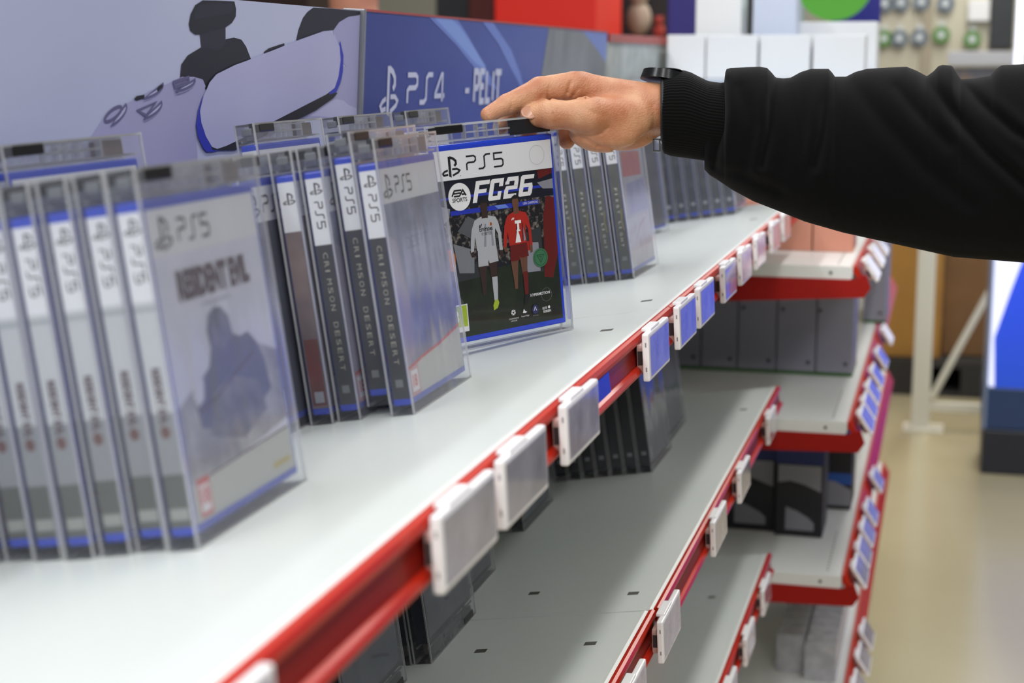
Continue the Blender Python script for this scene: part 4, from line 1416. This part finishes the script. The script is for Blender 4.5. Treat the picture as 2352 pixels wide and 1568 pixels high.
board(540, 705, -120, FLOOR_Z, 7.0, .5, M_('brown_back', '2E1A18', rough=.6), 'display_cabinet', 'dark brown cabinet behind the lavender header, left of the far shopper', 'cabinet')
PLUSH = M_('plush_cream', 'A89886', rough=.9)
PLUSHR = M_('plush_red', '9A3A30', rough=.9)
def plush(px, py, s, m, lab):
    p = at_x(px, py, 6.9)
    t = empty('plush_toy', Matrix.Translation(p), lab, 'plush toy')
    mb = MB()
    bm = bmesh.new(); bmesh.ops.create_icosphere(bm, subdivisions=3, radius=s, matrix=Matrix.Diagonal((.8, .85, 1.15, 1))); mb.bm(bm, m, smooth=True)
    bm = bmesh.new(); bmesh.ops.create_icosphere(bm, subdivisions=3, radius=s * .62, matrix=Matrix.Translation((-.01, 0, s * 1.45))); mb.bm(bm, m, smooth=True)
    mb.build('plush_body', t)
    for sg_ in (-1, 1):
        mb = MB(); bm = bmesh.new(); bmesh.ops.create_icosphere(bm, subdivisions=2, radius=s * .22, matrix=Matrix.Translation((0, sg_ * s * .42, s * 2.0))); mb.bm(bm, m, smooth=True); mb.build('ear', t)
plush(1468, 42, .062, PLUSH, 'cream plush toy in the black cabinet behind the headers')
plush(1514, 72, .03, PLUSHR, 'small red plush toy beside the cream one')
#plush(1408, 60, .045, M_('plush_dark', '3A3434', rough=.9), 'dark plush toy left of the cream one in the black cabinet')


# ------------------------------------------------------------------ implicit surfaces for bodies
def sdf_mesh(prims, lo, hi, vs, k, cuts=()):
    """smooth union of tapered capsules/ellipsoids, turned into a closed mesh with surface nets"""
    lo, hi = np.array(lo, float), np.array(hi, float)
    n = np.ceil((hi - lo) / vs).astype(int) + 1
    ax = [lo[i] + vs * np.arange(n[i]) for i in range(3)]
    X, Y, Z = np.meshgrid(*ax, indexing='ij')
    D = None
    for pr in prims:
        kk = pr[-1] if isinstance(pr[-1], float) and pr[0] == 'k' else k
        if pr[0] == 'c':
            a, b, r0, r1 = np.array(pr[1], float), np.array(pr[2], float), pr[3], pr[4]
            kk = pr[5] if len(pr) > 5 else k
            ab = b - a
            t_ = np.clip(((X - a[0]) * ab[0] + (Y - a[1]) * ab[1] + (Z - a[2]) * ab[2]) / (ab @ ab), 0, 1)
            d = np.sqrt((X - a[0] - t_ * ab[0]) ** 2 + (Y - a[1] - t_ * ab[1]) ** 2 + (Z - a[2] - t_ * ab[2]) ** 2) - (r0 + (r1 - r0) * t_)
        else:   # ellipsoid
            c, r = np.array(pr[1], float), np.array(pr[2], float)
            kk = pr[3] if len(pr) > 3 else k
            q = np.sqrt(((X - c[0]) / r[0]) ** 2 + ((Y - c[1]) / r[1]) ** 2 + ((Z - c[2]) / r[2]) ** 2)
            d = (q - 1) * r.min()
        if D is None:
            D = d
        else:
            h = np.clip(.5 + .5 * (D - d) / kk, 0, 1)
            D = D * (1 - h) + d * h - kk * h * (1 - h)
    for a, b, r, depth in cuts:      # shallow creases on the side facing the reader
        a, b = np.array(a, float), np.array(b, float)
        ab = (b - a)[:2]
        t_ = np.clip(((X - a[0]) * ab[0] + (Y - a[1]) * ab[1]) / (ab @ ab), 0, 1)
        dd = ((X - a[0] - t_ * ab[0]) ** 2 + (Y - a[1] - t_ * ab[1]) ** 2)
        zm = (a[2] + b[2]) / 2
        D = D + depth * np.exp(-dd / (r * r)) * (np.abs(Z - zm) < 14)
    ins = D < 0
    # active cells
    c8 = [ins[i:n[0] - 1 + i, j:n[1] - 1 + j, l:n[2] - 1 + l] for i in (0, 1) for j in (0, 1) for l in (0, 1)]
    sm = sum(c.astype(np.int8) for c in c8)
    act = (sm > 0) & (sm < 8)
    idx = -np.ones(act.shape, int)
    cells = np.argwhere(act)
    idx[act] = np.arange(len(cells))
    acc = np.zeros((len(cells), 3)); cnt = np.zeros(len(cells))
    for axis in range(3):
        o1, o2 = [q for q in range(3) if q != axis]
        for u in (0, 1):
            for v in (0, 1):
                off = np.zeros(3, int); off[o1] = u; off[o2] = v
                A = cells + off
                B = A.copy(); B[:, axis] += 1
                da, db_ = D[A[:, 0], A[:, 1], A[:, 2]], D[B[:, 0], B[:, 1], B[:, 2]]
                cr_ = (da < 0) != (db_ < 0)
                t_ = np.where(cr_, da / np.where(cr_, da - db_, 1), 0)
                P = A.astype(float); P[:, axis] += t_
                acc[cr_] += P[cr_]; cnt[cr_] += 1
    V = lo + vs * (acc / cnt[:, None])
    F = []
    for axis in range(3):
        o1, o2 = [(1, 2), (2, 0), (0, 1)][axis]
        sl = [slice(None)] * 3; sl[axis] = slice(0, -1)
        sl2 = [slice(None)] * 3; sl2[axis] = slice(1, None)
        a, b = ins[tuple(sl)], ins[tuple(sl2)]
        E = np.argwhere(a != b)
        E = E[(E[:, o1] > 0) & (E[:, o2] > 0) & (E[:, o1] < n[o1] - 1) & (E[:, o2] < n[o2] - 1)]
        flip = a[E[:, 0], E[:, 1], E[:, 2]]
        q = []
        for du, dv in ((-1, -1), (0, -1), (0, 0), (-1, 0)):
            W = E.copy(); W[:, o1] += du; W[:, o2] += dv
            q.append(idx[W[:, 0], W[:, 1], W[:, 2]])
        q = np.stack(q, 1)
        q[~flip] = q[~flip][:, ::-1]
        F.append(q)
    F = np.concatenate(F)
    F = F[(F >= 0).all(1)]
    return V, F


def mesh_np(name, V, F, m, parent=None, smooth_iter=2, M=None):
    me = bpy.data.meshes.new(name)
    me.from_pydata([tuple(v) for v in V], [], [tuple(int(i) for i in f) for f in F])
    bm = bmesh.new(); bm.from_mesh(me)
    for _ in range(smooth_iter):
        bmesh.ops.smooth_vert(bm, verts=bm.verts, factor=.5, use_axis_x=True, use_axis_y=True, use_axis_z=True)
    bmesh.ops.recalc_face_normals(bm, faces=bm.faces)
    if M is not None:
        bmesh.ops.transform(bm, matrix=M, verts=bm.verts)
    bm.to_mesh(me); bm.free()
    me.materials.append(m)
    me.polygons.foreach_set('use_smooth', [True] * len(me.polygons))
    o = bpy.data.objects.new(name, me)
    COL.objects.link(o)
    o.parent = parent
    return o


# ------------------------------------------------------------------ the hand
# joints are read off the photograph as pixel + distance, then become real points (mm) around HC
D0 = 1.480
HC = CAM + fwd * D0 + rgt * ((1400 - CX) * D0 / F_PX) - upv * ((255 - CY) * D0 / F_PX)
HM = Matrix.Translation(HC) @ Matrix((rgt, upv, -fwd)).transposed().to_4x4()   # x right, y up, z to the viewer
HI = HM.inverted()


def J(px, py, w):
    """w: mm farther from the camera than D0"""
    d = D0 + w / 1000
    p = CAM + fwd * d + rgt * ((px - CX) * d / F_PX) - upv * ((py - CY) * d / F_PX)
    return tuple((HI @ p) * 1000)


SKIN = bpy.data.materials.new('skin')
SKIN.use_nodes = True
nt = SKIN.node_tree
b_ = nt.nodes['Principled BSDF']
b_.inputs['Roughness'].default_value = .5
b_.inputs['Subsurface Weight'].default_value = .12
b_.inputs['Subsurface Radius'].default_value = (.008, .003, .0015)
b_.inputs['Subsurface Scale'].default_value = .5
tc = nt.nodes.new('ShaderNodeTexCoord')
n1 = nt.nodes.new('ShaderNodeTexNoise'); n1.inputs['Scale'].default_value = 28; n1.inputs['Detail'].default_value = 4
cr = nt.nodes.new('ShaderNodeValToRGB')
cr.color_ramp.elements[0].position = .35; cr.color_ramp.elements[0].color = lin('B0704E')
cr.color_ramp.elements[1].position = .7; cr.color_ramp.elements[1].color = lin('D0A17C')
n2 = nt.nodes.new('ShaderNodeTexNoise'); n2.inputs['Scale'].default_value = 420; n2.inputs['Detail'].default_value = 3
n3 = nt.nodes.new('ShaderNodeTexVoronoi'); n3.inputs['Scale'].default_value = 700
mp = nt.nodes.new('ShaderNodeMapping'); mp.inputs['Scale'].default_value = (.35, 1, 1)
bp = nt.nodes.new('ShaderNodeBump'); bp.inputs['Strength'].default_value = .5; bp.inputs['Distance'].default_value = .0005
ad = nt.nodes.new('ShaderNodeMath'); ad.operation = 'ADD'
nt.links.new(tc.outputs['Object'], n1.inputs['Vector']); nt.links.new(n1.outputs['Fac'], cr.inputs[0]); nt.links.new(cr.outputs[0], b_.inputs['Base Color'])
nt.links.new(tc.outputs['Object'], mp.inputs[0]); nt.links.new(mp.outputs[0], n2.inputs['Vector']); nt.links.new(mp.outputs[0], n3.inputs['Vector'])
nt.links.new(n2.outputs['Fac'], ad.inputs[0]); nt.links.new(n3.outputs['Distance'], ad.inputs[1])
nt.links.new(ad.outputs[0], bp.inputs['Height']); nt.links.new(bp.outputs[0], b_.inputs['Normal'])

person = empty('person', Matrix.Translation(HC), 'person in a black sweatshirt reaching from the right, hand on the football game', 'person')
HAND = [
    # index finger, on top of the case
    ('c', J(1312, 199, -26), J(1240, 207, -36), 13.2, 11.8, 4),
    ('c', J(1240, 207, -36), J(1165, 240, -46), 11.6, 9.2, 2.5),
    ('c', J(1165, 240, -46), J(1121, 263, -52), 9.2, 6.9, 2.5),
    # middle, ring, little finger curling down behind the case
    ('c', J(1328, 200, -4), J(1240, 206, -6), 13.0, 10.8, 5),
    ('c', J(1240, 206, -6), J(1180, 246, -14), 10.8, 8.6, 3),
    ('c', J(1180, 246, -14), J(1150, 292, -20), 8.6, 7.4, 3),
    ('c', J(1335, 208, 17), J(1250, 228, 16), 12.4, 9.6, 5),
    ('c', J(1250, 228, 16), J(1222, 272, 10), 9.6, 8.2, 3),
    ('c', J(1222, 272, 10), J(1214, 312, 2), 8.2, 7.0, 3),
    ('c', J(1350, 225, 38), J(1304, 262, 36), 11.0, 8.6, 5),
    ('c', J(1304, 262, 36), J(1300, 300, 32), 8.8, 8.2, 3),
    ('c', J(1300, 300, 32), J(1302, 324, 28), 8.2, 7.6, 3),
    # palm
    ('c', J(1332, 203, -20), J(1500, 245, -6), 14.2, 19.0, 7),
    ('c', J(1340, 204, 0), J(1500, 243, 2), 14.5, 19.0, 7),
    ('c', J(1350, 212, 20), J(1500, 245, 10), 14.0, 19.0, 7),
    ('c', J(1362, 232, 38), J(1495, 262, 20), 13.0, 18.0, 7),
    # thumb and its ball
    ('c', J(1221, 265, -42), J(1268, 261, -48), 10.2, 12.8, 3),
    ('c', J(1268, 261, -48), J(1350, 264, -46), 12.8, 15.2, 5),
    ('c', J(1350, 264, -46), J(1455, 268, -20), 15.2, 19.0, 8),
    ('e', J(1388, 302, -30), (32, 19, 17), 6),
    ('e', J(1430, 296, 10), (34, 20, 20), 8),
    # wrist and forearm
    ('c', J(1500, 248, -6), J(1720, 262, -10), 20.5, 24, 7),
    ('c', J(1500, 252, 10), J(1720, 270, 12), 20.0, 25, 7),
]
def cr_(pts, w, r, d): return [(J(*p, w), J(*q, w), r, d) for p, q in zip(pts[:-1], pts[1:])]
CREASE = (cr_([(1262, 232), (1300, 229), (1345, 229), (1358, 222), (1374, 212)], -46, 1.7, 1.5)      # fold between thumb and index
          + cr_([(1312, 186), (1304, 208), (1298, 226)], -46, 1.6, 1.3) + cr_([(1330, 200), (1318, 214), (1308, 228)], -44, 1.4, .9) + cr_([(1352, 212), (1335, 222)], -44, 1.6, .7)
          + cr_([(1262, 200), (1258, 220), (1262, 230)], -48, 1.3, .8) + cr_([(1176, 226), (1174, 246), (1168, 258)], -54, 1.0, .6) + cr_([(1250, 215), (1240, 224)], -48, 1.2, .4)
          + cr_([(1262, 240), (1268, 262), (1274, 284)], -60, .8, .7) + cr_([(1256, 244), (1260, 262), (1264, 276)], -60, .7, .45) + cr_([(1276, 238), (1282, 252), (1284, 266)], -60, .7, .6) + cr_([(1250, 250), (1254, 268)], -60, .7, .35)
          + cr_([(1318, 301), (1336, 308), (1360, 309), (1382, 302), (1398, 290)], -58, 1.4, 1.1)      # thenar fold
          + cr_([(1340, 322), (1372, 338), (1410, 343), (1452, 338)], -30, 1.6, 1.0)
          + cr_([(1345, 250), (1365, 260), (1385, 264)], -60, 3.0, .7) + cr_([(1405, 226), (1380, 232)], -50, 3.0, .5)
          + cr_([(1490, 205), (1500, 240), (1496, 280)], -30, 3.5, .5))
V, F = sdf_mesh(HAND, (-125, -55, -70), (140, 48, 75), 1.0, 5, CREASE)
body = mesh_np('body', V / 1000, F, SKIN, person, 2, (Matrix.Translation(-HC) @ HM @ Matrix()))
NAIL = M_('fingernail', 'B5856C', rough=.22)


def nail(px, py, w, rx, ry, rz, rot):
    mb = MB()
    c = Vector(J(px, py, w)) / 1000
    bm = bmesh.new()
    bmesh.ops.create_icosphere(bm, subdivisions=3, radius=1, matrix=Matrix.Translation(c) @ Matrix.Rotation(rot[1], 4, 'Z') @ Matrix.Rotation(rot[0], 4, 'X') @ Matrix.Diagonal((rx, ry, rz, 1)))
    mb.bm(bm, NAIL, smooth=True, T=Matrix.Translation(-HC) @ HM)
    mb.build('fingernail', person)


nail(1216, 258, -51.5, .0078, .0068, .0016, (rad(-25), rad(-5)))
nail(1122, 252, -54, .0042, .0012, .0040, (rad(10), rad(35)))

# ------------------------------------------------------------------ sleeve
CLOTH = M_('black_sweatshirt', '050506', rough=.95, sheen=.05, spec=.12, bump=(900, .35, .0006), noise=(9, '080809', .3, .7))
TOP = [(1554, 163), (1570, 161), (1587, 166), (1610, 178), (1627, 186), (1650, 189), (1664, 189), (1665, 172), (1667, 159), (1678, 156), (1700, 155), (1718, 154), (1745, 153), (1762, 156), (1772, 166), (1782, 178), (1800, 180), (1816, 178),
       (1840, 165), (1863, 158), (1903, 158), (1911, 166), (1918, 176), (1943, 176), (1965, 165), (1991, 158), (2040, 155), (2082, 153), (2105, 162), (2129, 175), (2145, 163), (2155, 152), (2165, 149), (2187, 151), (2196, 166), (2207, 182), (2240, 180), (2274, 174), (2288, 158), (2300, 150), (2352, 147), (2450, 150), (2600, 150), (2800, 160)]
BOT = [(1554, 360), (1598, 366), (1614, 376), (1618, 389), (1630, 402), (1645, 411), (1682, 436), (1730, 462), (1784, 483), (1849, 509), (1936, 534), (2063, 562), (2190, 590), (2352, 603), (2500, 640), (2800, 720)]
def interp(tb, x):
    return float(np.interp(x, [a for a, _ in tb], [b for _, b in tb]))
VALLEY = [([(1664, 186), (1662, 250), (1650, 320), (1640, 380)], 9, 5), ([(1782, 178), (1772, 230), (1768, 300), (1750, 380)], 10, 5), ([(1918, 176), (1898, 240), (1890, 300), (1872, 380)], 11, 4.5),
          ([(2129, 176), (2190, 260), (2270, 350), (2360, 430), (2500, 520)], 12, 6), ([(2207, 182), (2260, 240), (2330, 300), (2450, 370)], 11, 6), ([(1700, 200), (1735, 290), (1720, 380)], 16, 2.5),
          ([(1960, 190), (2030, 280), (2120, 380), (2230, 470)], 18, 3), ([(1820, 200), (1840, 300), (1850, 400)], 16, 2.5), ([(2060, 200), (2110, 260), (2180, 330)], 12, 2.5), ([(1625, 395), (1700, 400), (1790, 440)], 12, 3)]


def segd(px, py, pl):
    best = 1e9
    for (a, b), (c, d) in zip(pl[:-1], pl[1:]):
        t_ = max(0, min(1, ((px - a) * (c - a) + (py - b) * (d - b)) / ((c - a) ** 2 + (d - b) ** 2)))
        best = min(best, math.hypot(px - a - t_ * (c - a), py - b - t_ * (d - b)))
    return best


def tube(name, stations, nseg, fn, m, parent, capend=False):
    """stations: list of (px, top, bottom, depth-mm, depth radius-mm); fn(i,t,px,py)->inward mm"""
    vs = []
    for i, (px, tp_, bt, w, rz) in enumerate(stations):
        cy = (tp_ + bt) / 2; ry = (bt - tp_) / 2
        for j in range(nseg):
            t_ = 2 * math.pi * j / nseg
            py = cy - ry * math.cos(t_)
            sn = math.sin(t_)
            k = abs(sn) ** .9 * (1 if sn >= 0 else -1)
            inn = fn(i, t_, px, py)
            z = w - k * (rz - inn * (1 if sn > 0 else .3))
            vs.append(Vector(J(px, py, z)) / 1000)
    n = len(stations)
    fs = [(i * nseg + j, i * nseg + (j + 1) % nseg, (i + 1) * nseg + (j + 1) % nseg, (i + 1) * nseg + j) for i in range(n - 1) for j in range(nseg)]
    mb = MB()
    mb.add(vs, fs, m, True, T=Matrix.Translation(-HC) @ HM)
    return mb.build(name, parent, fixn=True)


st = []
for x in list(np.arange(1618, 2360, 3.0)) + list(np.arange(2370, 2800, 12.0)):
    tp_, bt = interp(TOP, x), interp(BOT, x)
    if x < 1664: tp_ = 189 + (1664 - x) * .12
    w = -2 - (x - 1618) * .05
    hh_ = (bt - tp_) / 2 * .38
    st.append((x, tp_, bt, w, min(hh_ * .82, 58 + (x - 1618) * .012)))
def slv(i, t_, px, py):
    s_ = 0
    for pl, sg_, a in VALLEY:
        dd = segd(px, py, pl)
        s_ += a * math.exp(-(dd / sg_) ** 2) - a * .45 * math.exp(-((dd - sg_ * 2.2) / (sg_ * 1.4)) ** 2)
    return s_
tube('sweatshirt_sleeve', st, 150, slv, CLOTH, person)
RIB = M_('black_rib_knit', '080808', rough=.95, sheen=.05, spec=.12)
CT = [(1520, 178), (1526, 168), (1540, 163), (1554, 163), (1570, 161), (1587, 166), (1610, 178), (1627, 186), (1668, 192)]
CB = [(1520, 340), (1524, 352), (1540, 358), (1598, 366), (1668, 376)]
st = [(x, interp(CT, x), interp(CB, x), 1, 38 + (x - 1520) * .03) for x in np.arange(1521, 1668, 4.0)]
st = [(1530, 185, 335, 1, 30), (1524, 180, 342, 1, 34)] + st
tube('sleeve_cuff', st, 360, lambda i, t_, px, py: 1.0 * (.5 + .5 * math.cos(t_ * 80 + .012 * (px - 1600))), RIB, person)

# ------------------------------------------------------------------ watch
watch = empty('wristwatch', Matrix())
watch.parent = person
WBL = M_('watch_black', '0C0D0E', rough=.25)
WSTR = M_('watch_strap', '17181A', rough=.6, bump=(1500, .6, .0005))
mb = MB()
st = [(1519, 180, 318, 0, 33), (1517, 174, 322, 0, 35), (1521, 171, 329, 0, 36.0), (1525, 174, 326, 0, 35)]
o = tube('watch_strap', st, 60, lambda i, t_, px, py: 0, WSTR, watch)
mb = MB()
c0 = Vector(J(1506, 186, -2)) / 1000
c1 = Vector(J(1509, 165, -2)) / 1000
T_ = Matrix.Translation(-HC) @ HM
def hexcase(cx0, r, z0, z1, m, mb):
    mb.cyl(c0 + (c1 - c0) * z0, c0 + (c1 - c0) * z1, r, m, seg=40, T=T_)
cC = (c1 - c0)
mb.cyl(c0 + Vector((.006, 0, 0)), c1 + Vector((.006, 0, 0)), .0205, WBL, r1=.0185, seg=40, T=T_)
mb.cyl(c1 + Vector((.006, 0, 0)), c1 + Vector((.006, .0012, 0)), .0182, M_('watch_bezel', '4A4F4C', rough=.2, metal=.8), r1=.016, seg=40, T=T_)
mb.build('watch_case', watch)
mb = MB()
q = Vector(J(1508, 334, -22)) / 1000
for a, b_ in (((-.0035, -.005, 0), (-.0022, .0055, .004)), ((.002, -.005, 0), (.0033, .0055, .004)), ((-.0035, .0045, 0), (.0033, .0058, .004)), ((-.0035, -.006, 0), (.0033, -.0046, .004))):
    mb.box(q + Vector(a), q + Vector(b_), WBL, T=T_)
mb.build('watch_buckle', watch)

# ------------------------------------------------------------------ far shopper behind the headers
p = at_x(812, 12, 4.3)
h0 = p.z - FLOOR_Z          # chin height
shp = empty('person', Matrix.Translation((4.3, p.y, FLOOR_Z)), 'person in a dark blue jacket behind the header panels, only chin and shoulders showing', 'person')
sc = h0 / 1.50
prims = [
    ('e', (0, 0, 1.60), (.095, .075, .115), .03), ('c', (-.005, 0, 1.53), (-.035, 0, 1.505), .05, .04, .03), ('c', (0.01, 0, 1.40), (0, 0, 1.56), .055, .055, .03),
    ('e', (-.10, 0, 1.585), (.018, .014, .022), .01),
    ('c', (0, -.16, 1.36), (0, .16, 1.36), .075, .075, .06), ('e', (0, 0, 1.18), (.12, .17, .26), .06), ('e', (0, 0, .98), (.12, .165, .18), .06),
    ('c', (0, -.19, 1.34), (0, -.23, 1.06), .055, .045, .03), ('c', (0, -.23, 1.06), (-.06, -.22, .82), .045, .033, .02), ('c', (0, .19, 1.34), (0, .23, 1.06), .055, .045, .03), ('c', (0, .23, 1.06), (-.06, .22, .82), .045, .033, .02),
    ('c', (0, -.09, .92), (0, -.10, .48), .09, .062, .03), ('c', (0, -.10, .48), (.01, -.10, .09), .06, .042, .03), ('c', (0, .09, .92), (0, .10, .48), .09, .062, .03), ('c', (0, .10, .48), (.01, .10, .09), .06, .042, .03),
    ('c', (.02, -.10, .05), (-.13, -.11, .04), .045, .035, .02), ('c', (.02, .10, .05), (-.13, .11, .04), .045, .035, .02),
]
V, F = sdf_mesh(prims, (-.22, -.34, -.02), (.18, .34, 1.76), .014, .03)
JACK = M_('jacket_navy', '1C2236', rough=.8)
SK2 = M_('skin_far', 'C98B74', rough=.6)
TRS = M_('trousers_dark', '1B1C22', rough=.9)
o = mesh_np('body', V * sc, F, JACK, shp, 1)
o.data.materials.append(SK2); o.data.materials.append(TRS)
for pl in o.data.polygons:
    z = pl.center.z / sc
    pl.material_index = 1 if (z > 1.44 or z < 0) else (2 if z < .92 else 0)
mb = MB()
bm = bmesh.new(); bmesh.ops.create_icosphere(bm, subdivisions=3, radius=1, matrix=Matrix.Translation((.02, 0, 1.635 * sc)) @ Matrix.Diagonal((.1, .088, .10, 1)))
mb.bm(bm, M_('hair_dark', '1B1512', rough=.8), smooth=True); mb.build('hair', shp)
